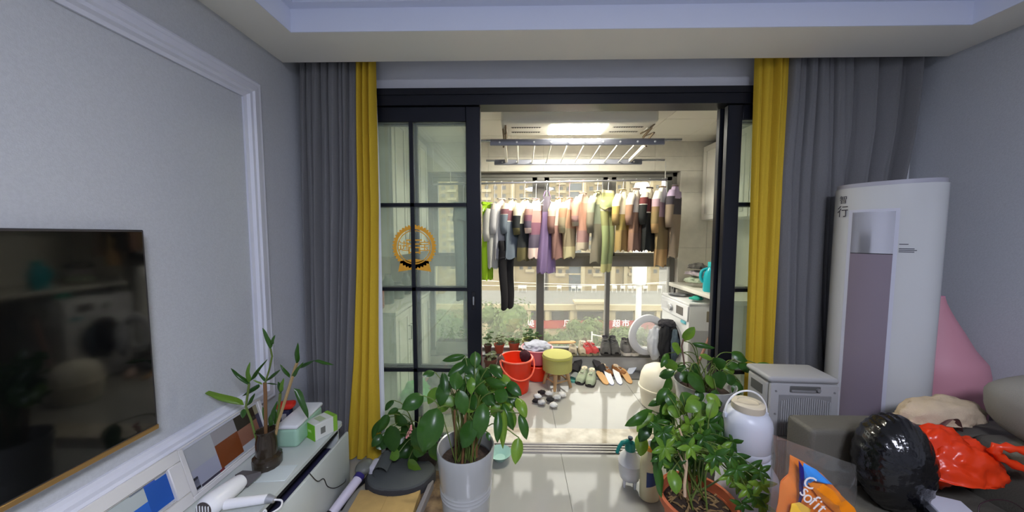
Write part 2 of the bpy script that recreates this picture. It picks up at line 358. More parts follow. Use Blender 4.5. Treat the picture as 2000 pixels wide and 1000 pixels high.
# ============================================================ OUTSIDE
GZ = -21
struct('ground', MB().box(-150, 200, 8, 400, GZ - 1, GZ), M('street', (90, 88, 82), .9, noise_=(.1, .1)))
cream = M('cream_render', (124, 110, 78), .85, noise_=(.3, .05)); creamL = M('pale_trim', (142, 132, 104), .8)
winG = M('far_window', (58, 58, 54), .3); blueG = M('curtain_wall', (72, 78, 82), .2)
def block(label, x0, x1, y, depth, ztop, cols, strip=None):
    b = thing('apartment_block', label, 'building', ((x0 + x1) / 2, y, GZ), 0, 'apartment blocks beyond the street')
    hw = (x1 - x0) / 2; h = ztop - GZ
    MB().box(-hw, hw, 0, depth, 0, h).build('wall', cream, b)
    me = MB().box(-.7, .7, -.12, .05, 0, 1.5).mesh('window'); me2 = MB().box(-1.7, 1.7, -.9, .0, -.9, .12).mesh('balcony')
    sill = MB().box(-.85, .85, -.2, 0, -.15, 0).mesh('ledge')
    z = h - 2.6; n = 0
    while z > 7 and n < 300:
        for i, c in enumerate(cols):
            if c == 'b':
                x = -hw + (i + .5) * 2 * hw / len(cols); obj('window', me, winG, b, (x, 0, z)); obj('balcony', me2, creamL, b, (x, 0, z)); n += 1
            elif c == 'w':
                x = -hw + (i + .5) * 2 * hw / len(cols); obj('window', me, winG, b, (x, 0, z)); obj('ledge', sill, creamL, b, (x, 0, z)); n += 1
        z -= 3.0
    for i, c in enumerate(cols):
        x = -hw + (i + .5) * 2 * hw / len(cols)
        if c == 'p': MB().box(x - .7, x + .7, -1.1, 0, 0, h).build('pilaster', creamL, b)
        if c == 's':
            MB().box(x - 2.2, x + 2.2, -.3, 0, 0, h).build('glass_bay', blueG, b)
            sl = MB().box(-2.3, 2.3, -.5, -.3, 0, .5).mesh('spandrel'); zz = 8
            while zz < h: obj('spandrel', sl, creamL, b, (x, 0, zz)); zz += 3
    return b
block('tall cream apartment block seen through the left window bays', -36, 9.5, 122, 16, 30, 'wpwbwpwbwwpwbw')
block('tall cream apartment block with a glassy blue bay behind the middle window', 11.5, 36, 118, 16, 32, 'wbwspwbwp')
block('narrow cream apartment block behind the right window bay above the white mast', 38, 56, 128, 16, 34, 'wpbwpw')
# low supermarket building
Y0 = 60
zc = W(1150, 599, y=Y0).z; zs1 = W(1150, 625, y=Y0).z; zs0 = W(1150, 640, y=Y0).z
sh = thing('supermarket_building', 'long low cream shop building with flat grey roof and red sign band', 'building', (18, Y0, GZ))
h = zc - GZ
MB().box(-34, 26, 0, 15, 0, h).build('wall', M('shop_wall', (134, 126, 100), .85), sh)
MB().box(-34.5, 26.5, -.5, 15.5, h, h + .35).build('roof', M('roof_grey', (92, 92, 86), .9, noise_=(.4, .12)), sh)
MB().box(-34.6, 26.6, -.9, -.1, h - .5, h + .5).build('cornice', creamL, sh)
MB().box(-7.3, -1.6, -1.6, .5, h - .2, h + .9).box(-7.6, -1.3, -1.9, .5, h + .9, h + 1.3).build('raised_parapet', creamL, sh)
for k, x in enumerate((-26, -22.5, -18, -14.6, -10, -4.4, 2, 6, 10, 14)):
    wd = 2.4 if k == 5 else 1.6
    MB().box(x - wd, x + wd, -.1, .1, h - 3.2, h - .9).build('window', winG, sh)
    MB().box(x + wd + .2, x + wd + .9, -.5, 0, 0, h - .5).build('pilaster', creamL, sh)
sg = MB().box(-16, 14, -.7, -.2, zs0 - GZ, zs1 - GZ).build('sign_band', M('sign_red', (128, 44, 42), .6), sh)
for tx, ch in ((1108, '风'), (1204, '超'), (1222, '市'), (1036, '美')):
    p = W(tx, 632.5, y=Y0 - .75); me = text_mesh(ch, 1.5, .02); me.transform(R(PI / 2, 'X'))
    obj('sign_letter', me, M('sign_white', (245, 240, 235), .6), sg, (p.x - 18, -.75, p.z - GZ))
uw = M('roof_unit_white', (170, 170, 166), .5)
for k, px in enumerate((1016, 1024, 1092, 1120, 1132, 1160, 1200, 1216, 1230, 1240, 1260, 1288)):
    p = W(px, 572, y=Y0 + 13); u = thing('roof_unit', 'white water heater on the flat roof of the low shop building', 'heater', (p.x, Y0 + 13, zc + .36), 0, 'white heaters along the roof of the shop building')
    MB().rbox(-.5, .5, -.3, .3, .9, 1.6, .1, 2).build('tank', uw, u); MB().box(-.5, -.4, -.05, .05, 0, .95).box(.4, .5, -.05, .05, 0, .95).build('stand', uw, u)
# street furniture
mast = thing('street_mast', 'tall white telecom mast with a box outside the right window', 'mast', (W(1247, 600, y=48).x, 48, GZ))
mh = W(1247, 483, y=48).z - GZ
MB().lathe([(.45, 0), (.42, 9), (.4, mh - 5)], 12).build('pole', uw, mast); MB().lathe([(.95, mh - 5.5), (1.05, mh - 5), (1.05, mh + 9), (.9, mh + 9.4)], 12).build('antenna_shroud', uw, mast)
lampm = thing('street_lamp', 'thin white street lamp with one arm above the trees', 'street lamp', (W(1156, 660, y=36).x, 36, GZ))
lh = W(1156, 648, y=36).z - GZ
MB().tube([(0, 0, 0), (0, 0, lh)], [.14, .09], 8).build('pole', uw, lampm); MB().tube([(0, 0, lh - .3), (1, 0, lh - .5), (1.5, 0, lh - .6)], .07, 6).build('arm', uw, lampm)
MB().rbox(1.2, 2.0, -.15, .15, lh - .75, lh - .58, .05, 1).build('lamp_head', uw, lampm)
treeL = leafmat('tree_leaves', (66, 84, 42), (96, 112, 62), .8); bark = M('bark', (120, 105, 84), .9)
def tree(label, px, py, Y, rad, hh):
    c = W(px, py, y=Y); t = thing('tree', label, 'tree', (c.x, Y, GZ), 0, 'street trees below the balcony')
    zc_ = c.z - GZ; rnd = random.Random(px)
    MB().tube(spline([(0, 0, 0), (.2, .1, zc_ * .5), (0, 0, zc_)]), .25, 7).build('trunk', bark, t)
    mb = MB()
    cl = [(Vector((rnd.uniform(-1, 1) * rad * .7, rnd.uniform(-1, 1) * rad * .6, zc_ + rnd.uniform(-.7, .6) * hh)), rnd.uniform(.35, .6) * min(rad, hh * 1.4)) for _ in range(16)]
    for cc, r in cl:
        mb.ball(r * .6, r * .6, r * .55, cc, 2, .4, 2.2, rnd.random() * 9)
        for _ in range(230):
            d = Vector((rnd.gauss(0, 1), rnd.gauss(0, 1), rnd.gauss(0, 1))).normalized(); p = cc + d * r * rnd.uniform(.45, 1.12); s = rnd.uniform(.12, .28)
            u = d.orthogonal().normalized(); u.rotate(Matrix.Rotation(rnd.random() * 6.3, 3, d)); w = (d.cross(u) + d * rnd.uniform(-.6, .6)).normalized()
            k = len(mb.v); mb.v += [tuple(p - u * s), tuple(p + w * s * .7), tuple(p + u * s), tuple(p - w * s * .7)]; mb.f.append((k, k + 1, k + 2, k + 3))
    mb.build('foliage', treeL, t, smooth=False, kind='stuff')
tree('large pale green tree outside behind the potted plants on the sill', 985, 650, 34, 3.6, 3.2)
tree('pale green tree outside in front of the red shop sign', 1140, 652, 47, 3.6, 2.1)
tree('low green tree outside below the shop sign near the mast', 1228, 660, 45, 3.0, 1.7)
tree('green tree top outside behind the beige shoes on the sill', 1075, 672, 38, 3.2, 1.6)
tree('green tree outside seen through the closed glass door', 850, 640, 38, 4.0, 3.2)
tree('green tree outside beyond the washing machine door', 1320, 672, 40, 3.2, 1.8)
tree('green tree crown low behind the grey hiking shoes', 1200, 690, 33, 2.6, 1.4)
hl = MB().grid(lambda u, v: (40 + u * 160, 210 + v * 60, GZ + (44 + 9 * noise.noise(Vector((u * 3, v * 3, 1)))) * math.sin(PI * (.12 + .76 * u)) * math.sin(PI * min(1, v * .5 + .02))), 40, 12)
struct('hill', hl, M('wooded_hill', (84, 94, 72), .95, noise_=(.12, .2)))
for k, (pa, pb) in enumerate((((900, 545), (1330, 553)), ((900, 556), (1330, 549)))):
    a = W(*pa, y=50); b = W(*pb, y=50); tag(MB().tube([a.lerp(b, i / 12) - Vector((0, 0, .5 * math.sin(PI * i / 12))) for i in range(13)], .035, 5).build('overhead_wire', M('wire_pale', (225, 220, 205), .6)), ('upper' if k == 0 else 'lower') + ' thin pale wire across the street outside', 'wire', 'overhead wires')

# ============================================================ CURTAINS
def curtain(label, mat, rows, y0, amp, folds, seed, group=None, name='curtain'):
    """rows: (photo y, left px, right px) read on the plane y0"""
    rr = []
    for py, a, b in rows:
        pa = W(a, py, y=y0); pb = W(b, py, y=y0); rr.append((pa.z, max(pa.x, WL + .03), min(pb.x, WR - .03)))
    rr[0] = (2.70, *rr[0][1:]) if rr[0][0] > 2.5 else rr[0]
    rr[-1] = (.015, *rr[-1][1:]) if rr[-1][0] < .15 else rr[-1]
    z0, z1 = rr[0][0], rr[-1][0]; rnd = random.Random(seed); N = 14
    wd = [rnd.uniform(.55, 1.5) for _ in range(folds)]; tot = sum(wd); bd = [0]
    for w in wd: bd.append(bd[-1] + w / tot)
    am = [rnd.uniform(.55, 1.1) for _ in range(folds)]; ph = [rnd.uniform(0, 9) for _ in range(folds + 1)]
    def fn(u, v):
        k = u * folds; i = int(min(k, folds - 1e-6)); f = k - i; z = lerp(z0, z1, v); xl, xr = interp(rr, z)
        e = lambda q: bd[q] + (.3 / folds) * noise.noise(Vector((ph[q], v * 2.4, seed))) * (0 < q < folds)
        c = 2 * f - 1; rd = math.sqrt(max(0, 1 - c * c)); a = am[i] * (1 + .3 * noise.noise(Vector((ph[i], v * 3, 7))))
        top = 1 - .35 * math.exp(-v * 14)
        return (lerp(xl, xr, lerp(e(i), e(i + 1), f)), y0 + amp * .9 - 1.8 * amp * a * rd * top + .12 * amp * math.sin(9 * f + 5 * v + seed), z)
    o = MB().grid(fn, folds * N, 34).build(name, mat, ang=180)
    return tag(o, label, 'curtain', group)
greyC = M('grey_curtain_linen', (116, 116, 118), .9, bump=(420, .25), noise_=(200, .1), sheen=.2)
yelC = M('mustard_curtain', (206, 172, 44), .85, bump=(420, .2), noise_=(160, .06))
sheerC = M('white_sheer', (226, 230, 232), .9)
curtain('heavy grey curtain hanging in the corner beside the television wall', greyC, [(122, 584, 697), (400, 580, 700), (700, 570, 688), (930, 562, 684)], 2.065, .046, 8, 3, 'grey curtains')
curtain('narrow mustard yellow curtain strip on the left of the sliding door', yelC, [(122, 694, 730), (400, 698, 736), (700, 692, 736), (925, 676, 742)], 2.055, .034, 3, 5, 'yellow curtains')
curtain('thin white sheer curtain edge beside the left yellow curtain', sheerC, [(130, 716, 732), (400, 722, 742), (700, 722, 748), (890, 726, 752)], 2.10, .012, 2, 6)
curtain('narrow mustard yellow curtain strip on the right of the sliding door', yelC, [(118, 1481, 1546), (400, 1472, 1528), (700, 1462, 1512), (930, 1452, 1516)], 2.06, .036, 4, 8, 'yellow curtains')
curtain('grey curtain folds hanging straight behind the air conditioner', greyC, [(118, 1544, 1652), (350, 1524, 1648), (600, 1518, 1640), (930, 1515, 1640)], 2.06, .044, 6, 9, 'grey curtains')
curtain('grey curtain swept sideways above the air conditioner', greyC, [(118, 1640, 1806), (250, 1640, 1784), (350, 1626, 1764), (480, 1622, 1740), (930, 1625, 1720)], 2.055, .05, 4, 12, 'grey curtains')
curtain('thin white sheer curtain strip in the corner behind the air conditioner', sheerC, [(190, 1776, 1790), (300, 1758, 1782), (500, 1735, 1775), (930, 1730, 1770)], 2.115, .008, 2, 13)
rod = thing('curtain_track', 'white curtain track in the ceiling recess above the door', 'curtain track', (.5, 2.07, 2.715))
MB().box(WL - .5 + .02, WR - .5 - .02, -.02, .0, -.012, .02).build('track', white_p, rod); MB().box(WL - .5 + .02, WR - .5 - .02, .04, .06, -.012, .02).build('track', white_p, rod)

# ============================================================ TELEVISION
ty1 = W(281, 449, x=WL + .045).y
tv = thing('television', 'large wall-mounted flat television with black screen and gold lower edge', 'television', (WL, ty1 - .62, 1.12))
a, b = -.62, .62; tz0, tz1 = W(306, 838, x=WL + .045).z - 1.12, W(281, 449, x=WL + .045).z - 1.12
MB().box(.006, .03, a + .1, b - .1, tz0 + .1, tz1 - .1).build('wall_bracket', black_pl, tv)
MB().rbox(.025, .045, a, b, tz0, tz1, .003, 1).build('bezel', M('tv_bezel', (70, 68, 72), .35, metal=.6), tv)
MB().box(.0448, .0462, a + .008, b - .008, tz0 + .022, tz1 - .008).build('screen', M('tv_screen', (8, 9, 10), .06, spec=.6), tv)
MB().rbox(.03, .049, a, b, tz0, tz0 + .018, .002, 1).build('bottom_trim', M('gold_trim', (176, 140, 88), .35, metal=.7), tv)

# ============================================================ TV CABINET
CX = -1.03; CE = 1.83; CT = .4
wcab = M('white_lacquer', (194, 200, 196), .3)
tc_ = thing('tv_cabinet', 'long low white lacquered cabinet with open drawers under the television', 'cabinet', ((WL + CX) / 2, .6, 0))
ox, oy = (WL + CX) / 2, .6
def cp(nm, x0, x1, y0, y1, z0, z1, m=wcab, r=.006, par=None): return MB().rbox(x0 - ox, x1 - ox, y0 - oy, y1 - oy, z0, z1, r, 2).build(nm, m, par or tc_)
rt = MB()
poly = [(WL + .015, -.6), (CX, -.6), (CX, CE - .03)] + [(CX - .03 + .03 * math.cos(t), CE - .03 + .03 * math.sin(t)) for t in (0, .4, .8, 1.2, PI / 2)] + [(WL + .015, CE)]
rt.prism([(x - ox, y - oy) for x, y in poly], CT - .018, CT).build('top_panel', wcab, tc_)
cp('side_panel', WL + .015, CX - .02, CE - .04, CE - .02, .03, CT - .018); cp('side_panel', WL + .015, CX - .02, -.58, -.56, .03, CT - .018)
cp('back_panel', WL + .014, WL + .03, -.58, CE - .04, .03, CT - .018); cp('bottom_panel', WL + .03, CX - .03, -.56, CE - .04, .03, .05)
cp('plinth', WL + .05, CX - .06, -.5, CE - .08, 0, .03, dark_m)
for y in (1.07, .3): cp('divider', WL + .03, CX - .03, y, y + .018, .05, CT - .018)
for k, (y0, y1) in enumerate(((1.10, CE - .015), (.32, 1.09), (-.57, .31))):
    pull = (.035, .02, 0)[k]
    d = cp('drawer', CX - .018 + pull, CX + pull, y0, y1, .035, CT - .055, wcab, .006)
    cp('drawer_box', WL + .08 + pull, CX - .018 + pull, y0 + .03, y1 - .03, .06, CT - .14, M('drawer_inside', (46, 46, 78), .7), .003)
# dark strip painted as the shade in the gap under the cabinet top
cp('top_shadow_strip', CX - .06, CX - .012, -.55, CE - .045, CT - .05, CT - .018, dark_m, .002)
cord = tag(MB().tube(spline([W(605, 925, x=CX + .045), W(620, 940, x=CX + .05), W(632, 935, x=CX + .045), W(640, 950, x=CX + .045), W(655, 953, x=CX + .045), W(672, 943, x=CX + .045), W(676, 935, x=CX + .045)], 5), .0022, 6).build('thin_cable', black_pl), 'thin black cable hanging over the open white drawer front', 'cable')

# framed pictures leaning on the wall
def picture(label, y0, y1, ht, wfr, blocks, lean, seed):
    t = thing('picture_frame', label, 'picture frame', (WL + .085, (y0 + y1) / 2, CT), 0, 'white picture frames leaning on the television wall')
    hw = (y1 - y0) / 2; m = R(-lean, 'Y')
    def bx(nm, ya, yb, za, zb, x0, x1, mt): return MB().rbox(x0, x1, ya, yb, za, zb, .003, 1, m).build(nm, mt, t)
    fm = M('frame_white', (216, 214, 212), .4)
    bx('frame_rail', -hw, hw, 0, wfr, -.01, .012, fm); bx('frame_rail', -hw, hw, ht - wfr, ht, -.01, .012, fm)
    bx('frame_stile', -hw, -hw + wfr, wfr, ht - wfr, -.01, .012, fm); bx('frame_stile', hw - wfr, hw, wfr, ht - wfr, -.01, .012, fm)
    bx('inner_bead', -hw + wfr, hw - wfr, wfr, wfr + .006, -.006, .006, fm); bx('inner_bead', -hw + wfr, hw - wfr, ht - wfr - .006, ht - wfr, -.006, .006, fm)
    pr_ = MB().box(-.008, -.002, -hw + wfr, hw - wfr, wfr, ht - wfr, m).build('picture', M('photo_paper', (176, 180, 186), .35), t)
    for (u0, u1, v0, v1, c) in blocks:
        yy0 = lerp(-hw + wfr, hw - wfr, u0); yy1 = lerp(-hw + wfr, hw - wfr, u1); za = lerp(wfr, ht - wfr, v0); zb_ = lerp(wfr, ht - wfr, v1)
        MB().box(-.002, -.0012, yy0, yy1, za, zb_, m).build('printed_patch', M('print_%d_%d_%d' % c, c, .35), pr_, smooth=False)
picture('white framed picture with brown and black patches beside the bamboo vase', 1.235, 1.66, .245, .022, [(.0, .33, .45, 1, (170, 172, 176)), (.0, .33, .1, .45, (164, 166, 182)), (.33, .64, .62, 1, (150, 146, 150)), (.33, .64, .08, .62, (122, 62, 26)), (.64, .94, .6, 1, (36, 28, 24)), (.64, .94, .2, .6, (140, 96, 78)), (.94, 1, .3, .7, (62, 60, 78)), (.94, 1, .7, 1, (150, 144, 116)), (.02, .07, .05, .3, (40, 40, 46)), (.08, .3, .0, .08, (70, 66, 78)), (.3, .36, .0, .08, (120, 50, 54))], .28, 1)
picture('large white framed picture with blue patches under the television', .66, 1.235, .235, .05, [(0, .5, .5, 1, (160, 158, 162)), (.5, .84, .52, 1, (176, 184, 184)), (.84, 1, .1, .9, (28, 84, 170)), (.35, .84, 0, .52, (38, 98, 190)), (.75, .92, .9, 1, (60, 90, 180))], .26, 2)

# ============================================================ THINGS ON THE CABINET
def box_thing(name, label, cat, c, sx, sy, sz, rz, parts):
    t = thing(name, label, cat, c, rz)
    return t
pm_ = W(592, 858, z=CT)
mb_ = thing('storage_box', 'pale mint storage box with a white lid on the white cabinet', 'box', (-1.195, 1.70, CT), .05)
MB().rbox(-.055, .055, -.125, .115, 0, .105, .02, 4).build('body', M('mint_plastic', (158, 196, 172), .4), mb_)
MB().rbox(-.058, .058, -.128, .118, .10, .122, .02, 4).build('lid', M('lid_white', (226, 228, 230), .35), mb_)
gb = thing('tissue_box', 'small white and lime green carton beside the mint box', 'box', (-1.088, 1.708, CT), -.5)
MB().rbox(-.045, .045, -.062, .062, 0, .088, .003, 1).build('carton', M('carton_white', (214, 216, 208), .55), gb)
MB().box(-.0455, .0455, -.0632, -.06, .001, .0865).build('lime_end', M('lime_print', (112, 178, 26), .5), gb)
MB().box(.045, .0462, .04, .0625, .001, .0865).box(-.0455, .0455, .04, .062, .0878, .0885).build('lime_band', M('lime_print2', (130, 178, 60), .5), gb)
MB().box(.045, .0462, -.03, -.005, .025, .06).build('printed_panel', M('carton_grey', (110, 112, 106), .5), gb)
MB().box(-.03, .03, -.025, .01, .088, .0886).build('carton_slot', M('carton_slot', (176, 190, 150), .5), gb)
me = text_mesh('清风', .016, .0003); me.transform(T(0, -.0635, .046) @ R(PI / 2, 'X')); obj('carton_text', me, M('text_pale', (196, 222, 150), .5), gb)
rd = thing('toy_figure', 'small red and dark blue object half hidden behind the bamboo stems', 'toy', (-1.30, 1.73, CT), .2)
MB().rbox(-.028, .028, -.025, .025, 0, .13, .012, 2).build('body', M('toy_navy', (40, 40, 70), .5), rd); MB().rbox(-.04, .045, -.03, .03, .13, .165, .014, 2).build('cap', M('toy_red', (222, 46, 30), .45), rd)
MB().box(-.012, .012, -.0262, -.024, .05, .11).build('stripe', M('toy_stripe', (190, 186, 190), .5), rd)
# leaf system
LEAFM = {}
def leafmesh(kind, arch, fold):
    key = (kind, arch, fold)
    if key in LEAFM: return LEAFM[key]
    n = 9; mb = MB(); cols = (-1, -.55, 0, .55, 1)
    for j in range(n + 1):
        t = j / n
        w = {'ovate': (t ** .62) * ((1 - t) ** .78) * 1.92, 'lance': (t ** .55) * ((1 - t) ** .9) * 1.95, 'round': (max(0, 1 - (2 * t - 1) ** 2)) ** .55}[kind] * .5
        w = max(w, .012)
        for c in cols: mb.v.append((c * w, t, arch * 4 * t * (1 - t) - fold * (w * abs(c)) + .02 * math.sin(9 * t + c * 3) * abs(c)))
    for j in range(n):
        for i in range(4): a = j * 5 + i; mb.f.append((a, a + 1, a + 6, a + 5))
    me = mb.mesh('leaf', True, 180); LEAFM[key] = me; return me
def leaf(parent, B, Tt, width, nrm, mat, kind='ovate', arch=.12, fold=.35, off=Vector((0, 0, 0))):
    d = Tt - B; L = d.length; yv = d.normalized(); zv = (nrm - yv * nrm.dot(yv))
    zv = zv.normalized() if zv.length > 1e-4 else yv.orthogonal().normalized(); xv = yv.cross(zv)
    me = leafmesh(kind, round(arch, 2), round(fold, 2))
    o = bpy.data.objects.new('leaf', me); COL.objects.link(o)
    if me.materials: 
        if me.materials[0] != mat:
            k2 = (kind, arch, fold, mat.name)
            if k2 not in LEAFM: LEAFM[k2] = me.copy(); LEAFM[k2].materials.clear(); LEAFM[k2].materials.append(mat)
            o.data = LEAFM[k2]
    else: me.materials.append(mat)
    o.parent = parent
    m = Matrix((xv, yv, zv)).transposed().to_4x4(); o.matrix_local = T(*(B - off)) @ m @ Matrix.Diagonal((width, L, L, 1)); return o
def pixleaves(parent, off, base, lst, conv, ydist, mat, rnd, spread=.1, kind='ovate', stem_m=None, stem_r=.0028, mat2=None, up=.45):
    """lst: (bx,by,tx,ty,w) in crop pixels; conv -> photo px.  Depth comes from the plant's own place, spread inside its crown."""
    st = MB()
    for k, e in enumerate(lst):
        bx, by, tx, ty, w = e[:5]; dd = e[5] if len(e) > 5 else rnd.uniform(-spread, spread)
        p0 = conv(bx, by); p1 = conv(tx, ty); s = conv.s
        y0 = ydist + dd; y1 = y0 - rnd.uniform(0, .07)
        B = W(*p0, y=y0); E_ = W(*p1, y=y1); ww = w / s * y0 / F * 1.55
        nr = Vector((rnd.uniform(-.5, .5), -1, rnd.uniform(up - .3, up + .6)))
        leaf(parent, B, E_, ww, nr, mat2 if (mat2 and len(e) > 6) else mat, kind, rnd.choice((.06, .12, .18)), rnd.choice((.2, .4)), off)
        c = base + Vector((rnd.uniform(-.05, .05), rnd.uniform(-.05, .05), 0))
        mid = (c + B) / 2 + Vector((0, 0, .06 + .12 * (B - c).length)); 
        st.tube([p - off for p in spline([c, mid, B], 5)], stem_r, 5)
    return st
def Cv(ox_, oy_, s):
    f = lambda cx, cy: (ox_ + cx / s, oy_ + cy / s)
    f.s = s; return f
green1 = leafmat('dark_green_leaf', (34, 74, 26), (62, 104, 34), .3); green2 = leafmat('light_green_leaf', (78, 122, 38), (124, 158, 52), .35)
stemg = M('stem_green', (92, 110, 48), .5); stemb = M('stem_brown', (120, 86, 54), .7); soil_m = M('soil', (58, 44, 34), .95, noise_=(40, .4), bump=(60, .9))
# bamboo in vase
vb = W(523, 910, z=CT); voff = Vector((vb.x, vb.y, CT))
vs_ = thing('bamboo_vase', 'lucky bamboo stems in a dark ribbed glass vase on the white cabinet', 'plant', voff)
MB().lathe([(.052, 0), (.058, .01), (.06, .05), (.058, .055), (.044, .062), (.043, .13), (.036, .165), (.042, .18), (.039, .18), (.033, .165), (.039, .13), (.04, .02), (0, .015)], 28, wob=lambda a, i: .02 * math.cos(14 * a) * (i < 9)).build('vase', M('smoky_glass', (78, 66, 52), .12, trans=.55, spec=.6), vs_)
rndb = random.Random(4); cvb = Cv(330, 620, 2.631)
bl = [(520, 165, 480, 55, 30, 0), (525, 140, 545, 90, 26, 0), (655, 240, 662, 130, 30, .03), (650, 262, 745, 222, 24, .03), (745, 222, 848, 245, 22, .03), (620, 310, 570, 240, 22, .02), (640, 365, 715, 520, 44, .03), (415, 350, 318, 262, 26, -.02), (410, 335, 415, 230, 24, -.02), (420, 325, 505, 215, 16, -.02), (465, 345, 375, 405, 28, 0), (385, 450, 160, 372, 44, -.03), (400, 455, 440, 390, 22, -.03), (385, 470, 378, 520, 42, -.03), (490, 330, 455, 280, 22, 0), (495, 330, 572, 268, 20, 0), (480, 345, 430, 322, 12, 0), (500, 340, 556, 345, 10, 0), (570, 385, 590, 312, 30, .02), (520, 545, 556, 430, 32, 0), (490, 540, 480, 460, 26, 0), (515, 560, 520, 500, 42, -.01), (540, 550, 548, 480, 34, .02), (630, 310, 690, 230, 24, .03), (575, 390, 560, 330, 24, .02)]
for e in bl:
    y0 = vb.y + e[5]; B = W(*cvb(e[0], e[1]), y=y0); E_ = W(*cvb(e[2], e[3]), y=y0 - .01)
    leaf(vs_, B, E_, e[4] / 2.631 * y0 / F * 1.15, Vector((rndb.uniform(-.4, .4), -1, rndb.uniform(.1, .8))), green1 if rndb.random() < .7 else green2, 'lance', rndb.choice((.06, .14)), .4, voff)
def canes(lst, m):
    mb = MB()
    for pts, r in lst: mb.tube([W(*cvb(*p[:2]), y=vb.y + p[2]) - voff for p in pts], r, 7)
    return mb.build('cane', m, vs_)
canes([([(500, 740, 0), (497, 560, 0), (495, 390, 0), (492, 335, 0)], .0075)], stemb)
canes([([(520, 740, .01), (560, 540, .02), (605, 400, .03), (650, 255, .03), (658, 235, .03)], .007)], M('cane_tan', (168, 142, 96), .6))
canes([([(495, 335, 0), (515, 270, 0), (530, 200, 0), (522, 160, 0)], [.004] * 4), ([(470, 700, -.01), (420, 520, -.03), (395, 460, -.03), (412, 340, -.02)], [.005] * 4), ([(530, 700, .01), (555, 560, .02), (572, 390, .02)], .006)], stemg)
# hair dryer
hd = thing('hair_dryer', 'white hair dryer with grey nozzle lying on the white cabinet', 'hair dryer', W(430, 985, z=CT))
hb = W(430, 985, z=CT); hy = hb.y
def hp(px, py, z): return W(px, py, z=z) - hb
a0 = hp(404, 992, CT + .045); a1 = hp(470, 940, CT + .04)
dv = (a1 - a0); ax = dv.normalized()
MB().tube([a0 - ax * .012, a0, a0 + dv * .1, a0 + dv * .5, a0 + dv * .9, a1], [.034, .041, .043, .04, .034, .03], 20).build('body', white_pl, hd)
MB().tube([a0 - ax * .014, a0 - ax * .011], [.032, .032], 20).build('intake_grille', M('grille_dark', (70, 62, 60), .5), hd)
for k in range(5):
    q = Vector((0, 0, 1)).cross(ax).normalized() * (-.024 + .012 * k); MB().tube([a0 - ax * .016 + q + Vector((0, 0, -.02)), a0 - ax * .016 + q + Vector((0, 0, .02))], .0022, 5).build('grille_bar', white_pl, hd)
sd_ = Vector((0, 0, 1)).cross(ax).normalized(); n0, n1 = a1 + ax * .002, a1 + ax * .055
MB().add([n0 + sd_ * x * .027 + Vector((0, 0, z * .026)) for x, z in ((-1, -1), (1, -1), (1, 1), (-1, 1))] + [n1 + sd_ * x * .044 + Vector((0, 0, z * .007)) for x, z in ((-1, -1), (1, -1), (1, 1), (-1, 1))], [(0, 1, 2, 3), (7, 6, 5, 4), (0, 4, 5, 1), (1, 5, 6, 2), (2, 6, 7, 3), (3, 7, 4, 0)]).build('nozzle', M('nozzle_grey', (92, 88, 90), .4), hd)
h0 = hp(440, 985, CT + .03); h1 = hp(522, 974, CT + .022)
MB().tube([h0, (h0 + h1) / 2, h1], [.019, .018, .0165], 14).build('handle', white_pl, hd)
h2 = hp(536, 976, CT + .018); MB().tube([h1, h2], [.0175, .012], 14).build('handle_end', M('silver_plastic', (178, 180, 184), .3, metal=.5), hd)
pts = [h2, h2 + Vector((.03, .0, -.004)), h2 + Vector((.045, -.03, -.006)), h2 + Vector((.02, -.06, -.008)), h2 + Vector((-.01, -.04, -.010)), h2 + Vector((.0, -.1, -.013)), h2 + Vector((-.05, -.14, -.013))]
MB().tube(spline(pts, 6), .0035, 6).build('power_cord', white_pl, hd)
tag(MB().rbox(-.085, .085, -.05, .05, 0, .003, .001, 1).build('glass_coaster', M('clear_sheet', (206, 216, 216), .1), None, (-1.13, 1.40, CT), (0, 0, .1)), 'clear plastic sheet lying in front of the bamboo vase', 'sheet')

# ============================================================ FLOOR CLUTTER BY THE CABINET
mt = tag(MB().rbox(-.13, .13, -.24, .22, 0, .012, .004, 1).build('floor_mat', M('brown_mat', (74, 58, 46), .9, noise_=(14, .5), rgb2=(130, 108, 80), bump=(40, .6)), None, (-.47, 1.72, 0.001), (0, 0, -.06)), 'dark brown patterned mat beside the white flower pot', 'mat')
gb_ = W(775, 940, z=.06)
bag = thing('grey_bag', 'flat dark grey fabric bag with curled strap lying beside the cabinet', 'bag', (gb_.x + .01, 1.83, 0), .05)
fm = M('charcoal_fabric', (76, 80, 80), .9, bump=(300, .4)); fm2 = M('charcoal_side', (50, 50, 52), .85, bump=(300, .4))
def sup(n, a, b, p=2.6):
    return [(a * math.copysign(abs(math.cos(t)) ** (2 / p), math.cos(t)), b * math.copysign(abs(math.sin(t)) ** (2 / p), math.sin(t))) for t in [2 * PI * k / n for k in range(n)]]
MB().lathe([(.19, .02), (.205, .03), (.205, .068), (.195, .082)], 32, sx=1.0, sy=.72).build('bag_side', fm2, bag)
MB().lathe([(.197, .08), (.19, .09), (.12, .10), (0, .103)], 32, sx=1.0, sy=.72, wob=lambda a, i: .015 * math.sin(5 * a + i)).build('bag_top', fm, bag)
MB().grid(lambda u, v: (-.10 + .045 * math.cos(PI * 1.5 * u + .4), -.07 + .15 * v + .02 * u, .125 + .04 * math.sin(PI * 1.5 * u + .4)), 14, 5).build('curled_strap', fm, bag)
MB().tube(spline([(-.2, .0, .05), (-.25, -.08, .04), (-.27, -.18, .02)], 6), .012, 8).build('cord', black_pl, bag)
vc = thing('handheld_vacuum', 'white and grey handheld vacuum propped between cabinet and grey bag', 'vacuum', (-.915, 1.74, 0))
MB().tube([(-.06, -.16, .04), (-.03, -.06, .07), (0, .02, .10)], [.024, .026, .026], 14).build('handle', M('lilac_white', (206, 200, 216), .35), vc)
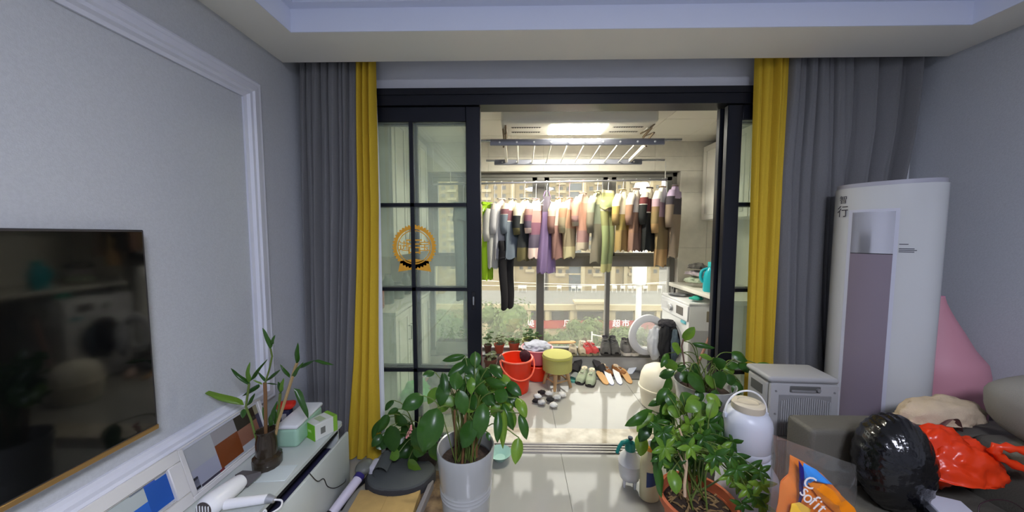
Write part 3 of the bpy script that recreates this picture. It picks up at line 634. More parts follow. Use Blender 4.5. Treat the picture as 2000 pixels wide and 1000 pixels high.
MB().tube([(-.004, .012, .098), (.0, .035, .105)], [.0285, .0285], 14).build('band', M('navy_band', (52, 44, 110), .4), vc)
MB().ball(.05, .06, .034, (.0, .09, .115), 3).build('head', M('vac_grey', (104, 106, 100), .4), vc)
MB().tube([(-.075, -.2, .03), (-.06, -.16, .04)], [.03, .027], 14).build('foot', black_pl, vc)
MB().rbox(.03, .075, .06, .15, .005, .135, .018, 3).build('dust_cup', M('vac_cup', (186, 184, 194), .25), vc)
cbx = thing('cardboard_box', 'flat tan cardboard box on the floor in front of the grey bag', 'box', (-.715, 1.57, 0), .03)
kraft = M('kraft_card', (178, 148, 92), .85, noise_=(20, .08))
MB().rbox(-.17, .17, -.16, .16, 0, .055, .004, 1).build('carton', kraft, cbx); MB().box(-.17, -.002, -.158, .158, .055, .0575).build('flap', kraft, cbx); MB().box(.002, .17, -.158, .158, .055, .0572).build('flap', kraft, cbx)
tag(MB().rbox(-.012, .012, -.2, .2, 0, .05, .003, 1).build('grey_board', M('grey_board', (120, 116, 118), .6), None, (-.517, 1.60, .013), (0, 0, -.07)), 'grey board standing on edge beside the tan cardboard box', 'board')

# ============================================================ LEFT PLANTS
po = Vector((-.247, 1.478, 0))
lp = thing('potted_plant', 'tall white ribbed ceramic pot with large drooping green leaves by the open door', 'plant', po)
cer = M('white_ceramic', (164, 165, 163), .25, coat=.3)
pr_ = [(.095, 0), (.1, .01), (.118, .27), (.122, .274), (.1185, .279), (.119, .287), (.123, .291), (.1195, .296), (.12, .305), (.124, .309), (.1205, .314), (.122, .33), (.132, .44), (.137, .49), (.134, .5), (.128, .497), (.122, .43)]
MB().openlathe(pr_, 48, wob=lambda a, i: .006 * math.sin(19 * a + 3 * math.sin(i * .9)) if 10 < i < 14 else 0).build('pot', cer, lp)
MB().lathe([(.094, .005), (.094, .012)], 24).build('pot_base', cer, lp)
MB().lathe([(.121, .425), (.08, .435), (0, .44)], 24).build('soil', soil_m, lp)
c4 = Cv(700, 620, 2.63); rl = random.Random(21)
L1 = [(335, 402, 222, 470, 72, -.05), (405, 465, 330, 692, 118, -.1), (392, 280, 330, 297, 34, .05), (432, 282, 442, 405, 44, .02), (510, 280, 500, 372, 66, -.02), (580, 305, 578, 397, 44, -.06, 1), (520, 375, 545, 502, 66, -.05), (645, 440, 615, 625, 76, -.1), (590, 530, 532, 672, 88, -.13), (548, 195, 430, 222, 34, .1), (600, 175, 602, 258, 52, .1), (565, 230, 458, 302, 56, .1), (575, 235, 645, 335, 70, .1), (680, 240, 738, 312, 50, .06), (650, 322, 762, 352, 46, .02), (700, 380, 765, 422, 66, -.02), (760, 330, 838, 402, 50, .04), (815, 412, 862, 515, 50, 0, 1), (830, 492, 864, 628, 44, -.04), (720, 482, 714, 645, 42, -.08), (748, 478, 742, 675, 40, -.07, 1), (825, 618, 806, 755, 58, -.1, 1), (792, 470, 796, 572, 40, .02, 1), (740, 440, 796, 582, 46, -.02), (402, 358, 358, 445, 56, .03, 1), (452, 330, 420, 455, 66, .02), (478, 400, 450, 465, 66, .0, 1), (600, 330, 665, 405, 56, .03), (545, 300, 622, 382, 66, .04), (680, 350, 735, 385, 46, .05, 1), (770, 425, 785, 478, 44, .06, 1), (662, 588, 674, 634, 22, -.12), (470, 310, 520, 350, 60, .06), (560, 400, 600, 470, 62, .02), (640, 380, 700, 450, 60, .02), (690, 440, 730, 520, 56, 0, 1), (480, 340, 400, 380, 56, .05), (620, 265, 690, 300, 46, .09), (540, 210, 590, 300, 60, .12), (600, 420, 560, 490, 58, .03, 1), (710, 300, 790, 345, 46, .07, 1), (790, 390, 820, 470, 44, .05)]
for k in range(16):
    bx_ = rl.uniform(430, 760); by_ = rl.uniform(300, 430); an = rl.uniform(-.5, 2.6); ln = rl.uniform(70, 110); L1.append((bx_, by_, bx_ + ln * math.cos(an), by_ + ln * abs(math.sin(an)), rl.uniform(46, 66), rl.uniform(.03, .13)) + ((1,) if rl.random() < .4 else ()))
st = pixleaves(lp, po, po + Vector((0, 0, .44)), L1, c4, 1.478, green1, rl, mat2=green2, stem_r=.0026)
st.build('leaf_stems', stemg, lp)
mb = MB()
for k in range(7):
    a = k * .9; r = .05; mb.tube(spline([(r * math.cos(a), r * math.sin(a), .43), (r * 1.1 * math.cos(a + .2), r * 1.1 * math.sin(a), .54), (r * 1.3 * math.cos(a + .4), r * 1.2 * math.sin(a + .2), .66 + .03 * (k % 3))], 4), .006, 7)
mb.build('main_stems', stemb, lp)
# low plant with pink flower spike
p2 = Vector((-.60, 1.99, 0))
lq = thing('leafy_plant', 'low bushy green plant with a pink flower spike in front of the glass door', 'plant', p2)
MB().openlathe([(.06, 0), (.075, .02), (.085, .14), (.09, .15), (.082, .148), (.075, .12)], 24).build('pot', M('dark_pot', (70, 62, 58), .6), lq); MB().lathe([(.058, .004), (.058, .008)], 16).build('pot_base', M('dark_pot', (70, 62, 58), .6), lq)
MB().lathe([(.077, .12), (0, .13)], 20).build('soil', soil_m, lq)
L2 = [(182, 425, 135, 480, 30), (152, 500, 98, 595, 46), (185, 498, 255, 548, 56), (165, 555, 180, 695, 96), (122, 600, 68, 665, 40), (232, 640, 252, 725, 76), (190, 650, 202, 745, 58), (305, 560, 335, 705, 90, -.25), (258, 728, 328, 822, 56, -.08, 1), (375, 640, 412, 740, 60, -.15), (240, 600, 150, 640, 66), (140, 640, 90, 672, 40), (205, 470, 150, 500, 30), (280, 600, 215, 700, 70), (120, 520, 70, 625, 36), (330, 640, 300, 720, 70, -.2), (220, 560, 300, 600, 60), (160, 600, 120, 680, 56), (270, 660, 300, 740, 60), (210, 690, 160, 725, 50, -.1, 1)]
st = pixleaves(lq, p2, p2 + Vector((0, 0, .13)), L2, c4, 1.92, green1, rl, .06, mat2=green2)
st.build('leaf_stems', stemg, lq)
f0 = W(*c4(248, 615), y=1.72) - p2; f1 = W(*c4(276, 560), y=1.72) - p2
mb = MB()
for k in range(16):
    p = f0.lerp(f1, k / 15) + Vector((rl.uniform(-.008, .008), rl.uniform(-.008, .008), 0)); mb.ball(.007, .007, .007, p, 1)
mb.build('flower_spike', M('pink_flower', (226, 150, 150), .6), lq)
MB().tube(spline([(0, 0, .13), ((f0.x) * .5, f0.y * .5, .3), f0, f1], 5), .002, 5).build('flower_stem', stemg, lq)
bw_ = thing('small_bowl', 'pale teal bowl on the floor by the door track', 'bowl', (W(984, 866, z=.01).x - .02, 2.07, 0))
MB().openlathe([(.035, 0), (.04, .006), (.075, .045), (.079, .05), (.074, .047), (.036, .012)], 28).build('bowl_shell', M('pale_teal', (164, 204, 192), .3), bw_); MB().lathe([(.036, .004), (.036, .012)], 20).build('bowl_base', M('pale_teal', (164, 204, 192), .3), bw_)

# ============================================================ RIGHT PLANTS
po = Vector((1.15, 1.955, 0))
rp = thing('potted_plant', 'large plain white planter with upright leafy stems beside the right door panel', 'plant', po)
MB().openlathe([(.12, 0), (.125, .01), (.15, .5), (.168, .585), (.172, .6), (.165, .6), (.15, .56), (.145, .54)], 40).build('pot', cer, rp); MB().lathe([(.118, .004), (.118, .01)], 24).build('pot_base', cer, rp)
MB().lathe([(.146, .54), (0, .55)], 24).build('soil', soil_m, rp)
c5 = Cv(1180, 640, 2.779); rr_ = random.Random(33)
L3 = [(432, 72, 490, -4, 46, 0, 1), (415, 135, 368, 88, 52, 0, 1), (478, 84, 602, 110, 30, 0), (590, 168, 518, 148, 30, 0, 1), (592, 200, 660, 182, 56, -.02), (690, 135, 778, 182, 52, 0), (730, 188, 788, 246, 50, .02), (660, 200, 742, 212, 42, .04), (625, 235, 636, 335, 74, -.1), (680, 250, 692, 315, 56, -.05), (722, 275, 726, 385, 56, 0), (608, 335, 624, 445, 68, -.14), (462, 240, 548, 352, 90, -.12), (515, 335, 522, 405, 44, -.14), (328, 212, 398, 198, 62, .02, 1), (298, 264, 384, 234, 46, .0), (348, 138, 308, 218, 32, .05), (400, 200, 445, 245, 46, .02), (362, 268, 308, 365, 56, 0), (828, 195, 928, 212, 24, -.02), (600, 165, 640, 230, 56, .05), (550, 260, 600, 330, 50, -.1, 1), (470, 200, 520, 260, 56, .0), (690, 200, 660, 260, 50, .05, 1), (740, 300, 700, 360, 50, -.05), (420, 240, 470, 300, 60, -.05)]
st = pixleaves(rp, po, po + Vector((0, 0, .55)), L3, c5, 1.955, green1, rr_, mat2=green2, stem_r=.003)
st.build('leaf_stems', stemg, rp)
MB().tube([W(*c5(*p), y=1.955) - po for p in ((455, 320), (440, 240), (430, 160), (420, 100), (432, 60))], .005, 7).tube([W(*c5(*p), y=1.955) - po for p in ((600, 330), (590, 250), (600, 190))], .005, 7).build('main_stems', M('stem_purple', (112, 84, 74), .6), rp)
# terracotta pot with pale woody stem, palmate leaves
po = Vector((.83, 1.425, 0))
tp = thing('potted_plant', 'terracotta pot of dense drooping leaves in front of the white jugs', 'plant', po)
terra = M('terracotta', (196, 104, 66), .7, noise_=(12, .1)); sm = MB().openlathe([(.105, 0), (.11, .01), (.145, .255), (.162, .258), (.166, .295), (.16, .3), (.15, .296), (.146, .25)], 44)
sm.build('pot', terra, tp); MB().lathe([(.103, .003), (.103, .01)], 24).build('pot_base', terra, tp)
MB().lathe([(.147, .245), (.08, .262), (0, .268)], 30, wob=lambda a, i: .02 * math.sin(7 * a)).build('soil', soil_m, tp)
ch = MB()
for k in range(70):
    a = rr_.random() * 6.28; r = .135 * math.sqrt(rr_.random()); p = Vector((r * math.cos(a), r * math.sin(a), .262 + .008 * (1 - r / .14))); d = Vector((rr_.uniform(-1, 1), rr_.uniform(-1, 1), rr_.uniform(-.2, .5))).normalized() * rr_.uniform(.01, .028)
    ch.tube([p - d, p + Vector((0, 0, .006)), p + d], [.002, .005, .002], 5)
ch.build('bark_chips', M('bark_chip', (138, 112, 72), .9, noise_=(30, .3)), tp, kind='stuff')
L4 = [(340, 380, 238, 424, 36, .25), (420, 350, 512, 465, 78, .2), (382, 358, 328, 405, 56, .22), (352, 408, 308, 488, 66, .2), (262, 448, 112, 534, 52, .25), (272, 468, 178, 566, 62, .22, 1), (205, 575, 198, 698, 64, .2, 1), (570, 450, 665, 492, 52, .18), (620, 488, 738, 615, 62, .15), (560, 498, 612, 605, 62, .15), (470, 488, 522, 565, 76, .18), (402, 428, 368, 485, 56, .2), (420, 498, 464, 565, 56, .18, 1), (372, 768, 392, 905, 66, -.05, 1), (284, 715, 312, 925, 50, -.03), (330, 560, 280, 650, 60, .1), (300, 480, 350, 560, 56, .2, 1), (330, 470, 290, 545, 58, .2), (440, 540, 380, 600, 56, .15, 1), (520, 440, 590, 470, 46, .2), (300, 650, 270, 760, 54, .05), (360, 610, 420, 700, 60, .08, 1), (520, 600, 470, 680, 60, .08), (450, 400, 400, 470, 60, .2, 1), (350, 330, 290, 420, 60, .22), (380, 470, 330, 540, 60, .18), (480, 560, 540, 640, 64, .1), (300, 700, 360, 760, 50, .0, 1), (250, 520, 190, 620, 56, .2)]
for k in range(16):
    bx_ = rr_.uniform(260, 600); by_ = rr_.uniform(360, 620); an = rr_.uniform(.3, 2.8); ln = rr_.uniform(80, 115); L4.append((bx_, by_, bx_ + ln * math.cos(an), by_ + ln * math.sin(an), rr_.uniform(46, 66), rr_.uniform(.05, .22)) + ((1,) if rr_.random() < .45 else ()))
st = pixleaves(tp, po, po + Vector((-.03, .03, .34)), L4, c5, 1.425, green1, rr_, .1, mat2=green2, stem_r=.0022)
MB().tube([Vector((-.03, .03, .255)), Vector((-.03, .03, .345))], .012, 8).build('main_stem', stemb, tp)
TIPS = [W(*c5(*p), y=1.42 + .03 * (k % 3 - 1)) for k, p in enumerate(((420, 640), (480, 600), (560, 640), (620, 690), (520, 720), (680, 780), (370, 700)))]
mb = MB()
for k, q in enumerate(TIPS): mb.tube([p - po for p in spline([po + Vector((.05 * math.cos(k * 1.7), .05 * math.sin(k * 1.7), .255)), (po + Vector((0, 0, .26)) + q) / 2 + Vector((.01 * (k % 3 - 1), 0, .03)), q], 5)], .004, 6)
mb.build('branches', stemg, tp)
cent = [(500, 580, 85), (600, 625, 80), (690, 700, 80), (790, 770, 78), (850, 850, 70), (560, 660, 75), (740, 830, 70), (330, 650, 75), (300, 600, 60), (640, 560, 70), (700, 620, 64), (820, 920, 70), (760, 720, 66), (420, 640, 60), (850, 780, 60), (590, 730, 60), (470, 650, 66), (380, 580, 60), (640, 660, 70), (720, 770, 66), (860, 960, 60), (780, 880, 60), (680, 800, 56), (540, 590, 70), (750, 960, 56)] + [(rr_.uniform(280, 640), rr_.uniform(500, 760), rr_.uniform(56, 78)) for _ in range(16)]
for (cx, cy, r) in cent:
    yd = 1.425 + rr_.uniform(-.12, .12) + (.05 if cy < 650 else -.05); Cc = W(*c5(cx, cy), y=yd); base = rr_.choice(TIPS); L = 1.15 * r / 2.779 * yd / F
    n = rr_.choice((5, 6)); a0 = rr_.random() * 6.28; mtl = green2 if rr_.random() < .35 else green1
    for k in range(n):
        a = a0 + 2 * PI * k / n; d = Vector((math.cos(a), .45 * rr_.uniform(-1, .4), math.sin(a) - .35)).normalized() * L * rr_.uniform(.8, 1.15)
        leaf(tp, Cc, Cc + d, L * .54, Vector((.3 * d.x, -1, .6)), mtl, 'lance', .12, .4, po)
    mid = (base + Cc) / 2 + Vector((0, 0, .03)); st.tube([p - po for p in spline([base, mid, Cc], 5)], .0015, 5)
st.build('leaf_stems', stemg, tp)
MB().tube([W(*c5(*p), y=1.40) - po for p in ((438, 915), (436, 850), (448, 740), (440, 640), (408, 548))], [.007, .0065, .006, .005, .004], 8).tube([W(*c5(*p), y=1.40) - po for p in ((440, 770), (428, 730), (398, 668))], [.004, .004, .003], 7).build('pale_branch', M('pale_branch', (206, 178, 146), .75), tp)
# water spray bottle
sp = W(1229, 946, z=0)
sb = thing('spray_bottle', 'white pump spray bottle with teal trigger head on the floor', 'spray bottle', sp, .0)
MB().lathe([(.0, .028), (.03, .03), (.055, .05), (.063, .085), (.065, .14), (.068, .145), (.065, .15), (.058, .178), (.03, .21), (.026, .215), (.026, .225), (0, .226)], 28).build('tank', M('milky_plastic', (216, 218, 222), .35), sb)
for k in range(4):
    a = .5 + k * PI / 2; MB().lathe([(.007, 0), (.011, .05)], 8, T(.042 * math.cos(a), .042 * math.sin(a), 0)).build('foot', M('milky_plastic', (216, 218, 222), .35), sb)
teal = M('teal_plastic', (20, 128, 120), .35)
MB().lathe([(.03, .218), (.03, .245), (.026, .265), (.022, .268)], 20).build('collar', teal, sb)
MB().tube([(.01, 0, .258), (-.02, -.005, .272), (-.052, -.01, .268), (-.068, -.012, .245), (-.083, -.014, .208)], [.016, .015, .012, .011, .010], 10).build('trigger', teal, sb)
MB().lathe([(.008, .262), (.008, .285), (.014, .287), (.014, .296), (0, .297)], 12).build('pump_knob', M('navy_knob', (28, 52, 78), .4), sb)
bp = W(1268, 972, z=0)
yb = thing('plastic_bottle', 'pale yellow bottle with blue label and orange cap beside the spray bottle', 'bottle', bp, .1)
MB().lathe([(.046, 0), (.054, .006), (.056, .02), (.056, .215), (.05, .245), (.024, .27), (.02, .285), (0, .286)], 28, sx=1, sy=.8).build('bottle_body', M('pale_oil_plastic', (206, 200, 164), .25, sub=.1), yb)
MB().grid(lambda u, v: (.0566 * math.cos(-2.3 + 1.5 * u), .0566 * .8 * math.sin(-2.3 + 1.5 * u), .09 + v * (.09 - .03 * u) + .03 * u), 12, 2).build('label', M('label_navy', (42, 62, 110), .4), yb)
MB().lathe([(.0225, .283), (.0225, .305), (.018, .31)], 16).build('cap', M('orange_cap', (222, 150, 44), .4), yb); MB().lathe([(.011, .31), (.014, .335), (.008, .345), (0, .346)], 12).build('cap_tip', white_pl, yb)

# ============================================================ WHITE JUGS
milky = M('white_translucent_plastic', (210, 214, 224), .35, trans=.15, spec=.5)
jl = thing('plastic_jar', 'large white plastic jar under the handled jug', 'jar', (1.125, 1.53, 0))
MB().lathe([(.11, 0), (.122, .015), (.13, .08), (.13, .30), (.122, .35), (.095, .395), (.088, .41), (.094, .412), (.094, .435), (.088, .44), (0, .44)], 36).build('jar_body', milky, jl)
for k in range(3): MB().openlathe([(.13, .16 + .04 * k), (.1325, .168 + .04 * k), (.13, .176 + .04 * k)], 36).build('rib', milky, jl)
jg = thing('plastic_jug', 'white plastic jug with beige screw lid and wire handle on top of the jar', 'jug', (1.115, 1.53, .4405))
jg.scale = (.86, .86, .88)
MB().lathe([(.09, 0), (.11, .01), (.117, .03), (.113, .05), (.117, .055), (.117, .185), (.112, .21), (.09, .245), (.076, .25), (0, .25)], 36).build('jug_body', milky, jg)
MB().lathe([(.078, .25), (.08, .255), (.08, .285), (.074, .29), (.05, .292), (.048, .288), (0, .288)], 28, wob=lambda a, i: .012 * math.cos(24 * a) * (0 < i < 3)).build('lid', M('lid_beige', (196, 186, 164), .5), jg)
MB().tube([(.118 * math.cos(t), .015, .215 + .13 * math.sin(t)) for t in [PI * k / 20 for k in range(21)]], .0048, 8).build('handle', M('handle_white', (226, 226, 226), .35), jg)
MB().rbox(.108, .124, .005, .025, .195, .225, .003, 1).rbox(-.124, -.108, .005, .025, .195, .225, .003, 1).build('handle_lug', milky, jg)

# ============================================================ HEATER UNIT
be = M('beige_plastic', (152, 152, 152), .45); bed = M('beige_dark', (118, 118, 118), .6)
UF = 1.62; hu = thing('fan_heater', 'beige upright fan heater with slotted grille behind the sofa arm', 'heater', (1.47, UF + .09, 0), -.06)
UH = .772; uw_ = .165
mb = MB(); 
mb.rbox(-uw_, uw_, -.07, .10, .02, UH - .03, .02, 3); mb.build('housing', be, hu)
MB().rbox(-uw_ - .006, uw_ + .006, -.085, .11, UH - .032, UH, .016, 3).build('top_cap', be, hu)
MB().rbox(-uw_, uw_, -.09, -.068, .02, UH - .03, .012, 2).build('front_frame', be, hu)
MB().rbox(-.075, .075, -.0935, -.085, UH - .075, UH - .04, .006, 1).build('control_recess', M('recess_dark', (84, 84, 82), .6), hu)
MB().rbox(-.068, .05, -.096, -.09, UH - .074, UH - .06, .004, 1).build('control_strip', bed, hu); MB().lathe([(.009, 0), (.009, .012), (0, .012)], 12, T(.058, -.09, UH - .057) @ R(PI / 2, 'X')).build('knob', bed, hu)
MB().rbox(-.125, .125, -.094, -.088, .22, UH - .088, .02, 3).build('grille_back', bed, hu)
for k in range(23):
    x = -.114 + k * .0104; top = UH - .098 - .02 * (x / .12) ** 2
    MB().box(x - .003, x + .003, -.099, -.093, UH - .30, top).build('grille_slat', be, hu)
    MB().box(x - .003, x + .003, -.099, -.093, .24, UH - .33).build('grille_slat', be, hu)
MB().box(-.125, .125, -.1, -.093, UH - .325, UH - .305).build('grille_bar', be, hu)
MB().box(-uw_ - .002, -uw_ + .01, -.03, .06, UH - .115, UH - .065).build('side_handle', M('recess_dark', (84, 84, 82), .6), hu)
for x in (-.14, .14):
    for z in (UH - .07, UH - .19, UH - .4): MB().lathe([(.005, 0), (.005, .003)], 8, T(x, -.09, z) @ R(PI / 2, 'X')).build('screw', bed, hu)

# ============================================================ AIR CONDITIONER
ACc = Vector((1.975, 1.775, 0)); th0 = math.atan2(1.775, 1.975)
ac = thing('air_conditioner', 'tall white floor-standing air conditioner with curved front and grey outlet', 'air conditioner', ACc, th0 + PI / 2 - PI)
# local: -Y is toward the camera
ac.rotation_euler = (0, 0, math.atan2(ACc.y, ACc.x) - PI / 2)
acw = M('ac_white', (188, 190, 190), .25, coat=.2); aw, ad_ = .198, .14; AH = 1.775
def ell(n=64, a=aw, b=ad_, p=2.3): return sup(n, a, b, p)
MB().prism(ell(), .03, AH - .022).build('body', acw, ac, ang=30)
MB().prism(ell(64, aw - .006, ad_ - .006), AH - .022, AH).build('top_cover', M('ac_top_grey', (160, 160, 170), .4), ac, ang=30)
MB().prism(ell(64, aw - .012, ad_ - .012), 0, .03).build('base', M('ac_base', (120, 118, 128), .5), ac, ang=30)
def front(x, extra=0): return -(ad_ + extra) * (max(0, 1 - abs(x / (aw + extra)) ** 2.3)) ** (1 / 2.3)
def skin(nm, x0, x1, z0, z1, e, m, n=14):
    mb = MB(); mb.grid(lambda u, v: (lerp(x0, x1, u), front(lerp(x0, x1, u), e), lerp(z0, z1, v)), n, 1); mb.grid(lambda u, v: (lerp(x0, x1, u), front(lerp(x0, x1, u), e - .006), lerp(z0, z1, v)), n, 1)
    c = (n + 1) * 2
    for i in (0, n): mb.f.append((i, i + n + 1, c + i + n + 1, c + i))
    for j in (0, n + 1): mb.f += [(j + i, j + i + 1, c + j + i + 1, c + j + i) for i in range(n)]
    return mb.build(nm, m, ac, ang=30)
zA = 1.62; zB = 1.405; xa, xb = -.118, .032
skin('outlet_frame', xa - .014, xb + .014, .0 + .06, zA + .014, .0012, M('ac_bevel', (186, 188, 200), .3))
skin('display_panel', xa, xb, zB, zA, .003, M('ac_mirror', (190, 190, 196), .12, metal=.7))
skin('outlet_panel', xa, xb, .06, zB - .004, .003, M('ac_mauve', (122, 112, 124), .35))
skin('outlet_gap', xa, xb, zB - .004, zB, .0015, dark_m)
for ch, zz, sz in (('智', 1.69, .046), ('行', 1.625, .066)):
    me = text_mesh(ch, sz, .0004); me.transform(T(-.158, front(-.158) - .0015, zz) @ R(-.80, 'Z') @ R(PI / 2, 'X')); obj('lettering', me, M('ac_ink', (58, 58, 70), .5), ac)
for zz, w in ((1.452, .03), (1.43, .05), (1.422, .058), (1.414, .05)): skin('small_print', .05, .05 + w, zz, zz + .004, .0012, M('ac_ink', (58, 58, 70), .5), 4)

# ============================================================ SOFA
sofa_m = M('sofa_grey_leather', (90, 87, 78), .6, bump=(180, .2), noise_=(6, .06))
so_ = thing('sofa', 'deep grey sofa with squared arm along the right wall', 'sofa', (1.9, .45, 0))
def sp_(nm, x0, x1, y0, y1, z0, z1, r=.03, m=sofa_m): return MB().rbox(x0 - 1.9, x1 - 1.9, y0 - .45, y1 - .45, z0, z1, r, 4).build(nm, m, so_)
sp_('base', 1.32, 2.49, -.6, 1.50, .05, .27, .02); sp_('arm', 1.285, 1.68, 1.375, 1.515, .05, .65, .022); sp_('arm', 1.68, 2.49, 1.375, 1.515, .05, .63, .022)
sp_('seat_cushion', 1.29, 1.94, .42, 1.375, .27, .42, .035); sp_('seat_cushion', 1.29, 1.94, -.55, .415, .27, .42, .035)
sp_('backrest', 1.94, 2.49, -.55, 1.372, .27, .66, .04)
for x in (1.36, 2.42):
    for y in (-.52, 1.42): MB().lathe([(.018, 0), (.024, .055)], 10, T(x - 1.9, y - .45, 0)).build('leg', black_pl, so_)
pl = thing('back_pillow', 'grey back cushion resting on the sofa backrest against the wall', 'cushion', (2.11, 1.0, .661))
MB().grid(lambda u, v: (0, 0, 0), 1, 1)
def pillow(mb, hx, hy, hz, p=3.2, n=28, m=16):
    def fn(u, v):
        a = 2 * PI * u; b = PI * (v - .5); cs = lambda t, e: math.copysign(abs(math.cos(t)) ** e, math.cos(t)); sn = lambda t, e: math.copysign(abs(math.sin(t)) ** e, math.sin(t)); e = 2 / p
        return (hx * cs(b, e) * cs(a, e), hy * cs(b, e) * sn(a, e), hz * sn(b, e))
    return mb.grid(fn, n, m, True)
o = pillow(MB(), .15, .42, .14).build('cushion_body', M('pillow_grey', (126, 124, 120), .85, bump=(240, .25)), pl, (0, 0, .14), (0, -.25, 0), ang=180)
MB().tube([(.0 + .142 * math.cos(-.0) * 0 - .13 * math.cos(2 * PI * k / 40), .425 * math.sin(2 * PI * k / 40), .135) for k in range(40)], .005, 6, closed=True).build('piping', M('pillow_pipe', (98, 96, 92), .8), pl)
# pink cone in the corner
pk = thing('pink_cone', 'smooth pink flared cone standing in the corner beside the air conditioner', 'cone', (2.314, 1.795, 0))
MB().lathe([(.183, .0), (.186, .03), (.188, .70), (.187, .77), (.176, .829), (.134, .894), (.092, .987), (.062, 1.05), (.045, 1.09), (.03, 1.13), (.022, 1.164)], 48).build('cone_skin', M('cone_pink', (190, 134, 146), .55), pk)
MB().lathe([(.0225, 1.1638), (.0225, 1.167), (0, 1.168)], 24).build('cap', M('pink_cap', (226, 150, 178), .5), pk)

# ============================================================ THINGS ON AND BY THE SOFA
bl_ = thing('black_bag_ball', 'round glossy black plastic bag bundle on the sofa seat', 'bag', (1.483, 1.248, .421), math.atan2(1.30, 1.545) - PI / 2)
def wrap(s):
    def f(p): return 1 + .02 * math.sin(26 * math.atan2(p.z, p.x + .6 * p.y) + 3 * noise.noise(p * 2)) + .035 * noise.noise(p * 2.1 + Vector((s, 0, 0)))
    return f
bm = bmesh.new(); bmesh.ops.create_icosphere(bm, subdivisions=5, radius=1); wf_ = wrap(3)
for v in bm.verts:
    q = v.co * wf_(v.co); z = q.z * .186 + .184
    v.co = Vector((q.x * .114, q.y * .13, max(z, .0 + .1 * max(0, -(z)))))
me = bpy.data.meshes.new('bundle'); bm.to_mesh(me); bm.free()
for p in me.polygons: p.use_smooth = True
obj('bundle', me, M('black_plastic_bag', (10, 10, 14), .18, bump=(26, .5), spec=.7), bl_)
redp = bpy.data.materials.new('red_bag_plastic'); redp.use_nodes = True; nt = redp.node_tree; b = nt.nodes['Principled BSDF']; b.inputs['Base Color'].default_value = (*lin((232, 66, 24)), 1); b.inputs['Roughness'].default_value = .28
trn = nt.nodes.new('ShaderNodeBsdfTranslucent'); trn.inputs[0].default_value = (*lin((250, 96, 34)), 1); mxs = nt.nodes.new('ShaderNodeMixShader'); mxs.inputs[0].default_value = .35
tc = nt.nodes.new('ShaderNodeTexCoord'); nz = nt.nodes.new('ShaderNodeTexNoise'); nz.inputs['Scale'].default_value = 9; bpn = nt.nodes.new('ShaderNodeBump'); bpn.inputs['Strength'].default_value = .8; bpn.inputs['Distance'].default_value = .02
nt.links.new(tc.outputs['Object'], nz.inputs[0]); nt.links.new(nz.outputs[0], bpn.inputs['Height']); nt.links.new(bpn.outputs[0], b.inputs['Normal'])
nt.links.new(b.outputs[0], mxs.inputs[1]); nt.links.new(trn.outputs[0], mxs.inputs[2]); nt.links.new(mxs.outputs[0], nt.nodes['Material Output'].inputs[0])
rb = W(1890, 955, z=.42); rb.y -= 0
rbag = thing('red_bag', 'crumpled orange red plastic carrier bag with handle loop on the sofa', 'bag', (1.775, 1.265, .421), -.1)
MB().ball(.165, .09, .145, (-.03, 0, .125), 5, .17, 2.9, 4, squash=.01).build('bag_body', redp, rbag, ang=180)
MB().ball(.12, .07, .12, (-.07, .02, .18), 4, .2, 3, 8).build('bag_fold', redp, rbag, ang=180)
lo = []
for k in range(25):
    t = 2 * PI * k / 25; lo.append((.125 + .085 * math.cos(t), -.085 - .03 * math.cos(t), .245 - .02 * math.cos(t) + .034 * math.sin(t)))
MB().tube(lo, [.014 + .005 * math.sin(3 * k) for k in range(25)], 8, closed=True).build('handle_loop', redp, rbag, ang=180)
bgb = thing('canvas_bag', 'crumpled beige canvas bag lying on the sofa arm behind the red bag', 'bag', (1.90, 1.43, .632), .1)
bgm = M('beige_canvas', (186, 168, 142), .9, bump=(200, .4), noise_=(7, .15))
MB().ball(.20, .075, .085, (0, 0, .055), 4, .22, 2.4, 2, squash=.0).build('bag_body', bgm, bgb, ang=180)
MB().grid(lambda u, v: (-.13 + .12 * u, -.075 - .012 * math.sin(PI * u) + .02 * v, .03 + .07 * math.sin(PI * u) * (1 - .2 * v)), 12, 3).build('strap', M('bag_strap_brown', (92, 66, 66), .8), bgb)
wb = thing('white_box', 'flat white box on a black tray at the sofa front', 'box', (1.585, 1.105, .4205), -.42)
MB().rbox(-.07, .07, -.125, .125, 0, .035, .01, 2).build('tray', black_pl, wb)
MB().rbox(-.058, .06, -.12, .125, .035, .07, .004, 1).build('box_body', M('box_white', (196, 200, 210), .3), wb)
gl = thing('saucepan', 'shallow steel saucepan with glass lid and knob on the sofa', 'saucepan', (1.78, 1.09, .4205), .5)
gl.scale = (.8, .8, .8)
MB().openlathe([(.105, .012), (.1, .03), (.07, .052), (.02, .062)], 32).build('lid_glass', M('smoked_glass', (70, 70, 90), .05, trans=.7, spec=.6), gl)
MB().openlathe([(.104, .0), (.110, .004), (.110, .014), (.104, .014)], 36).build('steel_rim', chrome_m, gl); MB().lathe([(.022, .058), (.012, .068), (.024, .085), (.022, .095), (0, .098)], 20).build('knob', chrome_m, gl)
MB().rbox(-.02, .02, -.13, -.105, .0, .03, .006, 2).rbox(-.02, .02, .105, .13, .0, .03, .006, 2).build('side_clip', chrome_m, gl)
MB().tube(spline([(-.09, .1, .012), (-.02, .12, .10), (.09, .05, .12), (.15, -.05, .02), (.16, -.12, .004)], 8), .0022, 6).build('thin_wire', M('wire_dark', (50, 30, 36), .4), gl)
